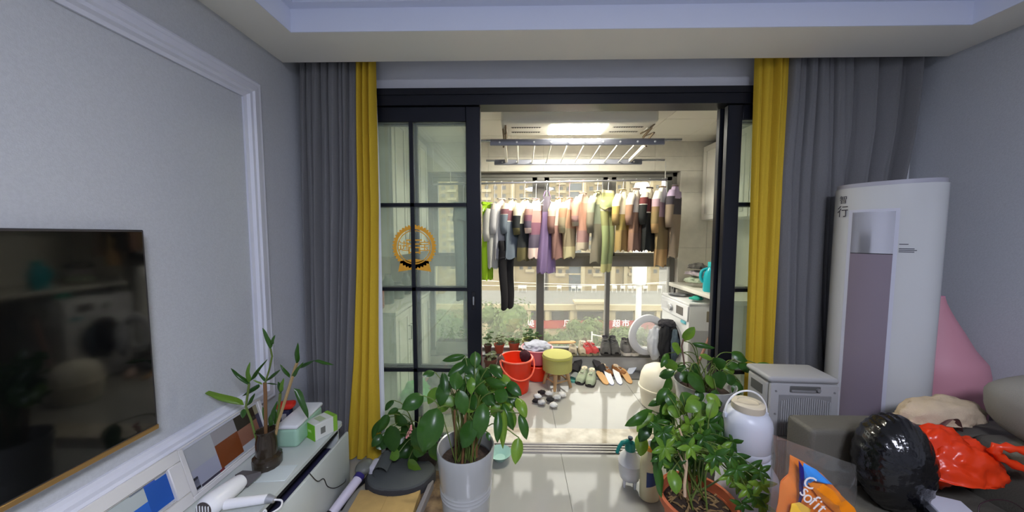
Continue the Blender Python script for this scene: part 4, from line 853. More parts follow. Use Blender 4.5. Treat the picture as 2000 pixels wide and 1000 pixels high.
# pet food bag
clear = glass('clear_bag', (.93, .94, .95), .07, .04, (.7, .72, .74), .08)
FY = 1.15
fb0 = Vector((1.10, FY, 0))
fb = thing('pet_food_bag', 'printed orange and blue pet food bag with clear sealed top standing before the sofa', 'bag', fb0)
def puff(nm, pix, m, bulge, front, back=False, par=None):
    """pillow-shaped panel whose outline is read from the photo on the bag's own plane"""
    pts = [W(px, py, y=FY) - fb0 for px, py in pix]; n = len(pts); ring = 9; mb = MB(); c = sum(pts, Vector()) / n
    for s in ((-1, 1) if back else (-1,)):
        k0 = len(mb.v)
        for j in range(ring + 1):
            t = j / ring
            for p in pts:
                q = c.lerp(p, t); mb.v.append((q.x, s * (bulge * (1 - t * t) ** .7) - front + .006 * noise.noise(Vector((q.x * 22, q.z * 22, s))), max(q.z, .002)))
        for j in range(ring):
            for i in range(n): a = k0 + j * n + i; d = k0 + j * n + (i + 1) % n; mb.f.append((a, d, d + n, a + n))
    return mb.build(nm, m, par or fb, ang=180)
def dens(pix, k=5):
    out = []
    for a, b in zip(pix, pix[1:] + pix[:1]):
        for i in range(k): out.append((lerp(a[0], b[0], i / k), lerp(a[1], b[1], i / k)))
    return out
puff('clear_film', dens([(1508, 848), (1560, 868), (1620, 890), (1672, 908), (1674, 960), (1664, 1010), (1640, 1200), (1560, 1240), (1490, 1180), (1500, 1010), (1505, 920)]), clear, .05, 0, True)
core = puff('printed_sack', dens([(1543, 888), (1570, 902), (1605, 925), (1640, 962), (1662, 1005), (1655, 1080), (1630, 1190), (1560, 1225), (1500, 1170), (1515, 1010), (1525, 940), (1540, 925)]), M('bag_orange', (236, 124, 20), .35), .035, 0, True)
puff('blue_print', dens([(1556, 893), (1580, 906), (1612, 935), (1600, 933), (1572, 928), (1558, 940), (1552, 918)]), M('bag_blue', (62, 140, 218), .35), .010, .028, par=core)
puff('navy_print', dens([(1544, 886), (1553, 900), (1556, 925), (1552, 950), (1548, 970), (1543, 965), (1546, 930)]), M('bag_navy', (34, 26, 108), .35), .006, .034, par=core)
puff('orange_swoosh', dens([(1562, 930), (1590, 930), (1620, 948), (1648, 975), (1660, 1000), (1640, 1012), (1612, 985), (1580, 955)]), M('bag_orange2', (228, 128, 10), .35), .008, .036, par=core)
puff('yellow_print', dens([(1530, 968), (1545, 965), (1566, 978), (1560, 1005), (1535, 1020), (1524, 1000)]), M('bag_yellow', (236, 186, 60), .35), .008, .036, par=core)
inkw = M('bag_white_ink', (228, 218, 214), .4)
for k, (ch, px, py) in enumerate((('s', 1546, 936), ('o', 1553, 948), ('f', 1562, 954), ('i', 1569, 962), ('t', 1578, 969), ('g', 1590, 980), ('o', 1605, 992), ('l', 1622, 1003))):
    q = W(px, py, y=FY) - fb0; me = text_mesh(ch, .064, .0006); me.transform(T(q.x, -.056, q.z) @ R(.75, 'Y') @ R(PI / 2, 'X')); obj('lettering', me, inkw, core)
q = W(1554, 921, y=FY) - fb0; me = text_mesh('C', .062, .0006); me.transform(T(q.x, -.056, q.z) @ R(.35, 'Y') @ R(PI / 2, 'X')); obj('lettering', me, inkw, core)

# ============================================================ CEILING DRYING RACK
alu = M('blue_grey_aluminium', (132, 134, 146), .4, metal=.4); rackw = M('rack_white', (222, 220, 210), .4)
RY = 2.80
rk = thing('drying_rack', 'ceiling mounted lifting clothes rack with lit lamp panel over the balcony', 'drying rack', (.49, RY, BZ))
MB().box(-.5, .5, -.1, .1, -.0125, -.001).build('ceiling_plate', rackw, rk)
MB().rbox(-.625, .625, -.18, .17, -.11, -.012, .025, 3).build('motor_housing', rackw, rk)
MB().box(-.22, .24, -.13, .13, -.1125, -.109).build('lamp_panel', M('led_panel', (255, 255, 245), .4, emit=((255, 250, 232), 64)), rk)
ventm = M('vent_grey', (128, 126, 120), .6)
for x in (-.42, .42):
    for y in (-.06, .06):
        v = MB().rbox(x - .125, x + .125, y - .012, y + .012, -.1128, -.109, .002, 1).build('vent', ventm, rk)
        for k in range(12): MB().box(x - .115 + k * .02, x - .105 + k * .02, y - .011, y + .011, -.1135, -.1125).build('vent_slot', dark_m, v)
y1, z1 = 2.74 - RY, W(1130, 277, y=2.74).z - BZ; y2, z2 = 3.22 - RY, W(1110, 316, y=3.22).z - BZ
for y, z, nm in ((y1, z1, 'front'), (y2, z2, 'back')):
    rl_ = MB().rbox(-.72, .72, y - .012, y + .012, z - .028, z + .022, .004, 1).build('rail', alu, rk)
    MB().tube([(-.80, y, z + .015), (.86 if nm == 'front' else .94, y, z + .015)], .011, 10).build('rod', chrome_m, rl_)
    for k in range(10):
        x = -.64 + k * .1422; MB().lathe([(.008, 0), (.008, .005), (0, .006)], 8, T(x, y - .012, z - .004) @ R(PI / 2, 'X')).build('hook_stud', white_pl, rl_)
for k in range(8):
    x = -.49 + k * .14; MB().tube([(x, y1, z1 - .01), (x, y2, z2 - .01)], .006, 6).build('crossbar', rackw, rk)
for x in (-.60, .60):
    MB().add([(x - .012, y1, z1 - .01), (x + .012, y1, z1 - .01), (x + .012, y1, z1 + .02), (x - .012, y1, z1 + .02), (x - .012, y2, z2 - .01), (x + .012, y2, z2 - .01), (x + .012, y2, z2 + .02), (x - .012, y2, z2 + .02)], [(0, 1, 2, 3), (7, 6, 5, 4), (0, 4, 5, 1), (1, 5, 6, 2), (2, 6, 7, 3), (3, 7, 4, 0)]).build('side_beam', rackw, rk)
    for s in (-1, 1):
        MB().tube([(x + .01 * s, -.12 * s, -.108), (x + .01 * s, .12 * s, -.14), (x + .01 * s, -.12 * s, -.175), (x + .01 * s, (y1 + y2) / 2 + .2 * s, (z1 + z2) / 2 + .0)], .008, 6).build('scissor_arm', M('arm_dark', (120, 104, 84), .5, metal=.4), rk)
    MB().rbox(x - .02, x + .02, -.05, .05, -.12, -.108, .006, 1).build('arm_bracket', rackw, rk)
# long clothes rod hung from the rack
ra = W(846, 360, y=3.24); rb_ = W(1300, 351, y=3.24)
rod_ = thing('clothes_rod', 'long steel clothes rod hung below the ceiling rack', 'clothes rod', (.5, 3.24, ra.z))
off = Vector((.5, 3.24, ra.z))
MB().tube([ra - off, rb_ - off], .011, 10).build('rod_tube', chrome_m, rod_)
MB().ball(.014, .014, .014, rb_ - off, 2).build('end_cap', M('cap_dark', (90, 86, 96), .5), rod_)
wt = W(1300, 313, y=3.24)
MB().tube([rb_ - off + Vector((-.003, 0, 0)), wt - off], .004, 6).tube([W(880, 360, y=3.24) - off, W(880, 320, y=3.24) - off], .004, 6).build('hanging_wire', rackw, rod_)
def rodz(x): t = (x - ra.x) / (rb_.x - ra.x); return lerp(ra.z, rb_.z, t)

# ============================================================ LAUNDRY
def sheet_body(wprof, d, h, folds, seed, n=40, m=22):
    """hollow cloth body: wprof(t) half width, t from top 0 to hem 1"""
    def fn(u, v):
        a = 2 * PI * u; w = wprof(v); dd = d * (.35 + .65 * min(1, v * 3)) * (1 + .35 * math.sin(folds * a + seed) * v)
        return (w * math.cos(a) * (1 + .04 * math.sin(7 * v + seed)), dd * math.sin(a) + .012 * math.sin(3 * a + 4 * v + seed), -v * h - .012 * v * math.sin(folds * a + 1.3 * seed))
    return MB().grid(fn, n, m, True)
hangm = M('hanger_wire', (206, 206, 210), .4); hangp = M('hanger_pink', (214, 150, 160), .4)
def hanger(x, drop, w, label, mat, rz):
    z = rodz(x); t = thing('clothes_hanger', label, 'hanger', (x, 3.24, z - drop), rz, 'hangers on the balcony rod')
    pts = [(.0 + .017 * math.cos(a), 0, drop + .0 + .017 * math.sin(a)) for a in [(-.3 + .35 * k) for k in range(12)]]
    MB().tube([(0, 0, .0), (0, 0, drop - .05)] + [(.004, 0, drop - .03)] + [(.015 * math.cos(a), 0, drop + .015 * math.sin(a)) for a in (-1.0, -.4, .2, .8, 1.4, 2.0, 2.6)], .0025, 6).build('hook', mat, t)
    MB().tube([(-w, 0, -.085), (0, 0, 0), (w, 0, -.085)], .004, 6).tube([(-w, 0, -.085), (w, 0, -.085)], .0035, 6).build('shoulder_bar', mat, t)
    return t
def garment(name, label, cat, px, ptop, pbot, wpx, mat, kind='shirt', rz=.9, seed=1, hmat=None, sleeves=True, hang=True, hlabel=None):
    p = W(px, ptop, y=3.24); q = W(px, pbot, y=3.24); h = p.z - q.z; x = p.x; half = wpx / 2 * 3.24 / F
    half = half / max(.35, abs(math.cos(rz))) * 1.05
    t = thing(name, label, cat, (x, 3.24, p.z), rz, 'laundry hanging on the balcony rod')
    if kind == 'shirt':
        wp = lambda v: half * min(1, .22 + 3.2 * v ** .8 if v < .14 else .9 + .1 * v) * (1 + .05 * math.sin(3 * v + seed))
        sheet_body(wp, .035, h, 5, seed).build('cloth_body', mat, t, ang=180)
        if sleeves:
            for s in (-1, 1):
                MB().tube([(s * half * .72, 0, -.06 * 1), (s * half * .98, .01, -.10 - .05 * h), (s * (half + .012), .012, -.45 * h), (s * (half * .98), .012, -.58 * h)], [.034, .04, .036, .034], 12).build('sleeve', mat, t, ang=180)
        MB().tube([(.05 * math.cos(a), .022 * math.sin(a), .0 - .004) for a in [2 * PI * k / 16 for k in range(16)]], .006, 6, closed=True).build('collar', mat, t)
    elif kind == 'trousers':
        for s in (-1, 1):
            MB().grid(lambda u, v: (s * half * .5 * (1 - .15 * v) + half * .5 * (1 - .25 * v) * math.cos(2 * PI * u), .035 * (1 - .3 * v) * math.sin(2 * PI * u) + .01 * math.sin(6 * v + seed), -.1 - v * (h - .1) - .01 * math.sin(4 * PI * u) * v), 20, 18, True).build('leg', mat, t, ang=180)
        sheet_body(lambda v: half * (1 + .02 * v), .045, .18, 4, seed, 30, 8).build('waist', mat, t, ang=180)
    elif kind == 'dress':
        sheet_body(lambda v: half * (.45 + .2 * v if v < .3 else .51 + .7 * (v - .3)), .05, h, 7, seed, 56, 26).build('cloth_body', mat, t, ang=180)
        MB().tube([(-half * .4, 0, -.005), (-half * .2, 0, .05), (0, 0, .06)], .006, 5).tube([(half * .4, 0, -.005), (half * .2, 0, .05), (0, 0, .06)], .006, 5).build('strap', mat, t)
    elif kind == 'towel':
        sheet_body(lambda v: half * (1 + .04 * math.sin(4 * v + seed)), .03, h, 6, seed, 44, 20).build('cloth_body', mat, t, ang=180)
        MB().box(-half, half, -.012, .012, -.02, .006).build('folded_hem', mat, t)
    if hang: hanger(x, max(.06, rodz(x) - p.z), min(.15, half * .9), hlabel or ('wire hanger holding the ' + label), hmat or hangm, rz)
    return t
def cl_(n, *a, **k): return twotone(n, *a, **k)
G = garment
G('shirt', 'dark blue grey garment seen hazily through the closed glass door', 'clothes', 905, 395, 585, 34, M('cloth_dkblue', (70, 88, 98), .9), 'trousers', .5, 1, hlabel='wire hanger with the dark garment behind the glass door')
G('shirt', 'lime green garment hanging at the left end beside the door stile', 'clothes', 951, 396, 545, 16, M('cloth_lime', (150, 190, 28), .85), 'towel', .85, 2, hlabel='wire hanger with the lime green garment')
G('shirt', 'long light grey shirt hanging next to the lime garment', 'clothes', 966, 398, 522, 24, M('cloth_ltgrey', (182, 180, 172), .85), 'shirt', .8, 3, hlabel='wire hanger with the long light grey shirt')
G('shirt', 'white and pale grey shirt third from the left on the rod', 'clothes', 980, 388, 506, 26, cl_('cloth_w1', (216, 200, 190), (186, 184, 186), .8), 'shirt', .75, 4, hlabel='wire hanger with the white and pale grey shirt')
G('shirt', 'slate blue shirt with a maroon yoke', 'clothes', 1001, 388, 504, 26, cl_('cloth_slate', (222, 208, 182), (106, 116, 126), .62, [(.63, (120, 78, 86)), (.8, (222, 208, 182))]), 'shirt', .8, 5, hlabel='wire hanger with the slate blue shirt')
G('trousers', 'long black trousers hanging lowest below the other laundry', 'clothes', 990, 470, 602, 26, M('cloth_black', (22, 20, 24), .9), 'trousers', .9, 6, hang=False)
G('shirt', 'black shirt with a pale collar beside the slate blue shirt', 'clothes', 1025, 388, 508, 26, cl_('cloth_blk2', (222, 212, 186), (38, 38, 36), .6, [(.0, (100, 92, 58)), (.22, (36, 38, 40)), (.8, (226, 216, 192))]), 'shirt', .75, 7, hlabel='wire hanger with the black shirt')
G('shirt', 'plum coloured top with pale pink shoulders and hem', 'clothes', 1047, 388, 503, 26, cl_('cloth_plum', (246, 226, 208), (240, 214, 200), .8, [(.18, (92, 82, 98)), (.4, (124, 82, 98)), (.6, (168, 128, 120)), (.8, (246, 226, 208))]), 'shirt', .8, 8, hlabel='wire hanger with the plum top')
G('dress', 'long purple dress in the middle of the rod', 'clothes', 1068, 384, 532, 34, cl_('cloth_purple', (100, 92, 104), (132, 110, 148), .8), 'dress', .55, 9, hlabel='wire hanger with the purple dress')
G('shirt', 'brown shirt with cream shoulders right of the purple dress', 'clothes', 1092, 386, 505, 26, cl_('cloth_brown', (190, 180, 164), (144, 108, 98), .55, [(.56, (186, 166, 152)), (.7, (212, 204, 160))]), 'shirt', .8, 10, hangp, hlabel='pink hanger with the brown shirt')
G('shirt', 'tan top with a pink collar beside the gap in the laundry', 'clothes', 1112, 386, 503, 24, cl_('cloth_tan', (196, 166, 156), (188, 178, 138), .8, [(.2, (150, 136, 108)), (.5, (164, 126, 98))]), 'shirt', .8, 11, hangp, hlabel='pink hanger with the tan top')
G('shirt', 'salmon pink blouse just right of the gap in the laundry', 'clothes', 1139, 376, 488, 28, cl_('cloth_salmon', (186, 164, 148), (190, 176, 152), .82, [(.15, (164, 128, 122)), (.35, (192, 144, 122))]), 'shirt', .75, 12, hangp, hlabel='pink hanger with the salmon blouse')
G('shirt', 'grey khaki shirt with long hem beside the salmon blouse', 'clothes', 1167, 374, 512, 26, cl_('cloth_khaki', (190, 186, 148), (132, 124, 104), .82, [(.55, (142, 148, 126))]), 'shirt', .8, 13, hlabel='wire hanger with the grey khaki shirt')
G('trousers', 'sage green trousers with a yellowish hem', 'clothes', 1188, 372, 530, 28, cl_('cloth_sage', (176, 170, 146), (196, 190, 128), .85, [(.12, (150, 160, 110)), (.65, (142, 142, 92))]), 'trousers', .7, 14, hlabel='blue hanger with the sage green trousers')
G('shirt', 'cream and mustard shirt in the right half of the rod', 'clothes', 1217, 370, 490, 28, cl_('cloth_must', (232, 222, 192), (164, 138, 86), .6, [(.35, (176, 154, 86)), (.6, (232, 222, 192))]), 'shirt', .75, 15, hlabel='wire hanger with the cream and mustard shirt')
G('shirt', 'dusty rose shirt with white shoulders', 'clothes', 1243, 368, 490, 28, cl_('cloth_rose', (220, 212, 200), (150, 116, 98), .62, [(.3, (152, 116, 92)), (.62, (220, 210, 196))]), 'shirt', .75, 16, hlabel='wire hanger with the dusty rose shirt')
G('shirt', 'black shirt with a dark red collar near the right end', 'clothes', 1269, 366, 490, 28, cl_('cloth_blkred', (226, 214, 194), (28, 30, 28), .6, [(.62, (106, 50, 50)), (.82, (226, 214, 194))]), 'shirt', .75, 17, hlabel='wire hanger with the black shirt with red collar')
G('shirt', 'tan shorts under a white and pink top near the right end', 'clothes', 1294, 364, 519, 30, cl_('cloth_tanpink', (250, 248, 236), (182, 146, 98), .8, [(.22, (146, 124, 84)), (.5, (150, 122, 86)), (.62, (196, 164, 172)), (.8, (250, 248, 236))]), 'shirt', .7, 18, hlabel='wire hanger with the tan and pink clothes')
G('shirt', 'lilac and brown top at the right end of the rod', 'clothes', 1319, 362, 502, 26, cl_('cloth_lilac', (190, 170, 198), (142, 124, 104), .82, [(.6, (70, 64, 70))]), 'shirt', .8, 19, hang=False)

# ============================================================ BALCONY LEFT CABINETS (behind the glass)
LX = -.965
def cabinet(name, label, x0, x1, y0, y1, z0, z1, face, doors, handle_side):
    """face: +1 front looks to +x, -1 to -x"""
    ox, oy = (x0 + x1) / 2, (y0 + y1) / 2
    t = thing(name, label, 'cabinet', (ox, oy, z0)); h = z1 - z0
    MB().box(x0 - ox, x1 - ox, y0 - oy, y1 - oy, 0, h).build('carcass', cabwhite_m, t)
    fx = (x1 if face > 0 else x0) - ox; w = (y1 - y0) / doors
    for k in range(doors):
        a = y0 + k * w - oy + .004; b = a + w - .008
        d = MB().rbox(min(fx, fx + .02 * face), max(fx, fx + .02 * face), a, b, .006, h - .006, .003, 1).build('door', cabwhite_m, t)
        f2 = fx + .02 * face
        mb = MB(); e = .055; r = .008
        for q in ((a + e, b - e, e, e + .014), (a + e, b - e, h - e - .014, h - e), (a + e, a + e + .014, e, h - e), (b - e - .014, b - e, e, h - e)): mb.rbox(min(f2, f2 + r * face), max(f2, f2 + r * face), q[0], q[1], q[2], q[3], .003, 1)
        mb.build('door_moulding', cabwhite_m, d)
        hy = (b - .03) if (k % 2 == 0) == (handle_side > 0) else (a + .03); hz = h - .22 if z0 < .5 else .16
        MB().tube([(f2, hy, hz - .06), (f2 + .026 * face, hy, hz - .06), (f2 + .026 * face, hy, hz + .06), (f2, hy, hz + .06)], .005, 6).build('handle', M('grey_handle', (118, 120, 118), .35, metal=.6), d)
    return t
cabinet('base_cabinet', 'white panelled base cabinet behind the closed glass door', BL + .005, LX - .02, 2.50, 3.48, .005, .86, 1, 3, 1)
cabinet('wall_cabinet', 'white panelled wall cabinet behind the closed glass door', BL + .005, LX - .02, 2.50, 3.48, 1.33, 2.44, 1, 3, 1)
tag(MB().rbox(BL + .004, LX + .01, 2.48, 3.485, .862, .892, .006, 2).build('worktop', M('worktop_pale', (206, 204, 196), .3)), 'pale worktop on the base cabinet behind the glass door', 'worktop')
for k, (y, hgt, r, c, lb) in enumerate(((2.62, .2, .045, (150, 60, 54), 'red jar on the worktop behind the glass door'), (2.82, .26, .05, (60, 80, 78), 'tall dark green bottle on the worktop behind the glass'), (3.05, .16, .06, (96, 106, 104), 'squat grey pot on the worktop behind the glass door'), (3.28, .22, .045, (84, 92, 92), 'grey canister near the window on the worktop'))):
    j = thing('kitchen_jar', lb, 'jar', (-1.15, y, .8925))
    MB().lathe([(r * .85, 0), (r, .01), (r, hgt * .75), (r * .6, hgt * .86), (r * .55, hgt * .9)], 20).build('jar_body', M('jar_%d' % k, c, .4), j); MB().lathe([(r * .6, hgt * .9), (r * .6, hgt), (r * .5, hgt * 1.01), (0, hgt * 1.01)], 16).build('jar_lid', M('jar_lid', (70, 72, 72), .4), j)
gbk = tag(MB().ball(.13, .12, .15, (0, 0, .14), 4, .18, 2.5, 5, squash=.01).build('green_bag', M('green_bag', (110, 196, 118), .4), None, (-.84, 2.60, .003), ang=180), 'pale green plastic bag on the balcony floor behind the glass', 'bag')
bk = thing('wash_tub', 'dark tub with reddish rim and clothes behind the glass door', 'tub', (-.62, 2.74, 0.001))
MB().openlathe([(.14, 0), (.15, .01), (.18, .22), (.188, .23), (.175, .225), (.14, .02)], 30).build('tub_body', M('tub_red', (168, 84, 76), .4), bk); MB().lathe([(.138, .003), (.138, .012)], 20).build('tub_base', M('tub_red', (168, 84, 76), .4), bk)
MB().ball(.165, .165, .14, (0, 0, .24), 4, .2, 3, 3).build('dark_laundry', M('tub_cloth', (76, 82, 88), .9), bk, ang=180)
pb = thing('planter_box', 'grey rectangular planter with thin plants on the sill behind the glass door', 'planter', (-.72, 3.565, .1755))
MB().rbox(-.19, .19, -.055, .055, 0, .14, .008, 2).build('trough', M('trough_grey', (150, 156, 148), .6), pb); MB().box(-.18, .18, -.048, .048, .138, .143).build('soil', soil_m, pb)
mb = MB(); rq = random.Random(5)
for k in range(26):
    a = Vector((rq.uniform(-.16, .16), rq.uniform(-.04, .04), .14)); b = a + Vector((rq.uniform(-.06, .06), rq.uniform(-.04, .02), rq.uniform(.05, .17))); mb.tube([a, a.lerp(b, .5) + Vector((0, 0, .01)), b], [.002, .0015, .001], 4)
    for q in range(3): mb.ball(.012, .006, .008, a.lerp(b, .5 + .25 * q), 1)
mb.build('thin_plants', green2, pb)

# ============================================================ RIGHT SIDE: WALL CABINET, SHELF, WASHER
RX = 1.985
cabinet('wall_cabinet', 'white panelled wall cabinet above the washing machine', RX + .02, BR - .005, 2.48, 3.55, 1.655, 2.44, -1, 3, -1)
sf = thing('wall_shelf', 'white shelf board with bracket above the washing machine', 'shelf', (1.98, 3.05, .945))
MB().rbox(-.32, .335, -.52, .50, 0, .04, .006, 2).build('board', M('shelf_white', (224, 220, 208), .4), sf)
MB().box(.30, .334, -.5, .48, -.06, -.0005).build('wall_cleat', M('shelf_white', (224, 220, 208), .4), sf); MB().box(-.3, -.28, .42, .49, -.1, -.0005).box(-.3, .3, .44, .46, -.03, -.0005).build('bracket', M('bracket_grey', (110, 108, 104), .5), sf)
db = thing('detergent_bottle', 'turquoise detergent bottle with a loop handle on the white shelf', 'bottle', (1.755, 2.93, .9855), -.3)
tq = M('turquoise_plastic', (40, 182, 196), .3)
MB().lathe([(.06, 0), (.068, .01), (.07, .12), (.062, .17), (.04, .215), (.03, .225), (.03, .23)], 24, sx=1, sy=.7).build('bottle_body', tq, db)
MB().tube(spline([(-.03, 0, .21), (-.075, 0, .19), (-.088, 0, .13), (-.066, 0, .085)], 6), .014, 10).build('handle', tq, db); MB().lathe([(.034, .228), (.034, .265), (.03, .272), (0, .272)], 18).build('cap', M('turq_cap', (60, 196, 200), .35), db)
for k, (x, y, rx, rz_, c, lb) in enumerate(((1.775, 3.24, .09, .055, (196, 206, 180), 'pale green folded cloth on the shelf behind the detergent'), (1.79, 3.25, .085, .04, (200, 186, 192), 'pink grey cloth in the pile on the shelf'), (1.80, 3.25, .085, .05, (96, 92, 88), 'dark patterned cloth on top of the pile on the shelf'))):
    z = .986 + (0, .085, .14)[k]
    tag(MB().ball(rx, .10, rz_, (0, 0, rz_ * .85), 4, .3, 2.5, k + 3, squash=.0).build('folded_cloth', M('pile_%d' % k, c, .9, noise_=(18, .25)), None, (x, y, z), ang=180), lb, 'cloth', 'cloths piled on the shelf')
# washing machine: front looks to -x
wmw = M('appliance_white', (226, 226, 226), .3); WX = 1.575
wm = thing('washing_machine', 'white front-loading washing machine with its round door open', 'washing machine', (WX, 3.235, 0))
MB().rbox(0, .5, -.285, .27, .02, .865, .012, 2).build('body', wmw, wm)
MB().rbox(-.004, .502, -.287, .272, .845, .875, .01, 2).build('top', wmw, wm)
MB().rbox(-.012, .0, -.28, .265, .70, .845, .004, 1).build('control_panel', M('panel_white', (234, 234, 236), .25), wm)
MB().lathe([(.036, 0), (.034, .022), (.03, .026), (0, .026)], 24, T(-.012, .03, .772) @ R(-PI / 2, 'Y')).build('dial', M('dial_silver', (196, 196, 196), .25, metal=.4), wm)
MB().rbox(-.0145, -.011, -.2, -.07, .735, .815, .002, 1).build('display', M('display_dark', (96, 90, 88), .25), wm)
MB().rbox(-.0145, -.011, .12, .245, .74, .81, .002, 1).build('detergent_drawer', wmw, wm)
MB().box(-.0125, -.0118, -.24, -.16, .668, .69).box(-.0005, .0, -.24, -.15, .66, .69).build('energy_sticker', M('sticker_cyan', (110, 190, 205), .5), wm)
MB().box(.16, .19, -.2858, -.2845, .70, .80).build('rating_label', M('label_grey', (170, 160, 140), .6), wm)
MB().box(.02, .48, -.2865, -.2848, .10, .62).build('side_press', M('side_press_grey', (214, 214, 214), .4), wm)  # pressed side panel, slightly greyer than the body
for x in (.05, .45):
    for y in (-.24, .22): MB().lathe([(.02, 0), (.02, .02)], 10, T(x, y, 0)).build('foot', black_pl, wm)
oc = (0, -.02, .45)
MB().openlathe([(.155, .0), (.18, -.004), (.185, -.012), (.165, -.018), (.15, .0)], 40, T(*oc) @ R(PI / 2, 'Y') ).build('door_ring', M('ring_grey', (180, 180, 182), .35, metal=.3), wm)
MB().lathe([(.152, -.002), (.13, .0), (.0, .0)], 32, T(-.003, oc[1], oc[2]) @ R(PI / 2, 'Y')).build('drum_opening', dark_m, wm)
# open door, hinged at the window side, swung out to face the room
dm = T(-.02, .16, .45) @ R(math.radians(-68), 'Z') @ T(0, 0, 0) @ R(PI / 2, 'Y') @ T(0, .20, 0)
dm = T(-.205, .13, .45) @ R(math.radians(12), 'Z') @ R(PI / 2, 'X')
MB().openlathe([(.14, -.02), (.205, -.02), (.215, -.01), (.215, .012), (.2, .022), (.15, .026), (.138, .01), (.14, -.02)], 44, dm).build('door_rim', M('door_rim_grey', (206, 206, 208), .3), wm)
MB().openlathe([(.14, .0), (.135, -.03), (.11, -.075), (.06, -.095), (.0, -.1)], 36, dm).build('door_glass', glass('washer_glass', (.9, .92, .92), .07, .22, (.8, .8, .8)), wm)
MB().rbox(-.022, .0, .11, .17, .36, .54, .006, 1).build('door_hinge', M('ring_grey', (180, 180, 182), .35, metal=.3), wm)
# clothes in the washer opening
wc = [('black trousers spilling over the open washer door', (-.11, -.08, .44), (.065, .06, .19), (24, 24, 28), 2), ('dark grey blue cloth hanging out of the washer drum', (-.045, -.12, .42), (.04, .055, .16), (74, 88, 98), 5), ('white cloth draped over the open washer door', (-.17, .02, .40), (.075, .05, .17), (198, 200, 204), 7), ('black and white cloth on top of the washer opening', (-.09, -.05, .62), (.085, .06, .045), (52, 50, 54), 9)]
for lb, c, s, col, sd2 in wc:
    tag(MB().ball(*s, (0, 0, 0), 4, .22, 2.6, sd2).build('wet_cloth', M('wet_%d' % sd2, col, .85), None, (WX + c[0], 3.235 + c[1], c[2]), ang=180), lb, 'cloth', 'laundry in the washing machine')
tag(MB().ball(.06, .05, .03, (0, 0, .022), 3, .35, 3, 4, squash=0).build('scrunched_net', M('teal_net', (40, 170, 150), .6), None, (1.68, 3.03, .8755), ang=180), 'crumpled teal mesh bag on top of the washing machine', 'bag')
tag(MB().ball(.09, .08, .014, (0, 0, .011), 3, .4, 3, 6, squash=0).build('grey_rag', M('grey_rag', (150, 150, 152), .9), None, (1.66, 3.33, .8755), ang=180), 'flat grey rag on the far end of the washing machine top', 'rag')
mh_ = thing('mop_handle', 'brown pink wooden stick leaning beside the washing machine', 'stick', (1.50, 2.86, 0))
MB().tube([(-.04, -.05, .008), (.30, .05, .72)], .012, 8).build('stick', M('mop_wood', (164, 118, 104), .6), mh_); MB().tube([(.285, .046, .69), (.31, .053, .74)], .0135, 8).build('grip', M('mop_grip', (120, 86, 78), .6), mh_)
dome = thing('dome_bin', 'cream plastic waste bin with a domed lid on the balcony floor', 'bin', (1.235, 2.77, .001))
crm = M('cream_plastic', (234, 228, 208), .4)
MB().lathe([(.12, 0), (.135, .01), (.155, .16), (.165, .165), (.165, .18), (.155, .185)], 36).build('bin_body', crm, dome); MB().lathe([(.158, .185), (.156, .21), (.146, .28), (.12, .335), (.07, .365), (0, .375)], 36).build('dome_lid', crm, dome)

# ============================================================ BUCKETS, STOOL, SOCKS
redb = M('red_plastic', (236, 58, 24), .3, sub=.15); pinkb = M('pink_plastic', (232, 128, 140), .35)
def bucket(label, loc, r0, r1, h, m, rimm, rz, handle=True):
    t = thing('bucket', label, 'bucket', loc, rz, 'plastic buckets on the balcony')
    MB().openlathe([(r0 * .96, .0), (r0, .004), (lerp(r0, r1, .93), h * .93), (r1, h * .97), (r1 + .01, h * .975), (r1 + .012, h), (r1 - .002, h), (r0 - .006, .01)], 40).build('bucket_wall', m, t); MB().lathe([(r0 * .95, .002), (r0 * .95, .012)], 28).build('bucket_base', m, t)
    MB().openlathe([(r1 + .012, h * .965), (r1 + .016, h * .985), (r1 + .012, h + .004), (r1 + .002, h + .002)], 40).build('rim', rimm, t)
    if handle:
        pts = [((r1 + .018) * math.cos(a), -.02 - (r1 + .018) * math.sin(a) * .92, h * .93 - .16 * math.sin(a) * .85) for a in [PI * k / 24 for k in range(25)]]
        MB().tube(pts, .0075, 8).build('handle', rimm, t)
        for s in (-1, 1): MB().rbox(s * (r1 + .012) - .012, s * (r1 + .012) + .012, -.03, .02, h * .86, h * .98, .006, 1).build('handle_lug', rimm, t)
    return t
bucket('bright red bucket with a pink handle at the front of the balcony group', (-.012, 3.04, .001), .118, .15, .325, redb, M('coral_rim', (240, 110, 84), .35), .35)
tag(MB().ball(.055, .035, .06, (0, 0, 0), 3, .3, 3, 3).build('dark_cloth', M('maroon_cloth', (70, 36, 44), .9), None, (.075, 3.10, .315), ang=180), 'dark maroon cloth hanging over the red bucket rim', 'cloth')
tag(MB().ball(.035, .045, .09, (0, 0, 0), 3, .3, 3, 6).build('dark_cloth', M('brown_cloth', (92, 74, 66), .9), None, (-.155, 3.0, .27), ang=180), 'brown cloth draped over the left side of the red bucket', 'cloth')
bucket('low red tub under the pink basin behind the stool', (.205, 3.335, .001), .13, .15, .16, redb, redb, 0, False)
b2 = bucket('pink basin of laundry stacked on the red tub', (.205, 3.335, .165), .12, .155, .16, pinkb, M('pink_rim', (240, 170, 172), .35), 0, False)
tag(MB().ball(.14, .13, .05, (0, 0, 0), 4, .3, 3.4, 8).build('laundry_heap', M('heap_cloth', (190, 192, 206), .9, noise_=(9, .25)), None, (.205, 3.335, .328), ang=180), 'pale grey laundry heaped in the pink basin', 'laundry')
stl = thing('stool', 'round stool with lime green fabric cushion and four wooden legs', 'stool', (.395, 3.14, .001), .5)
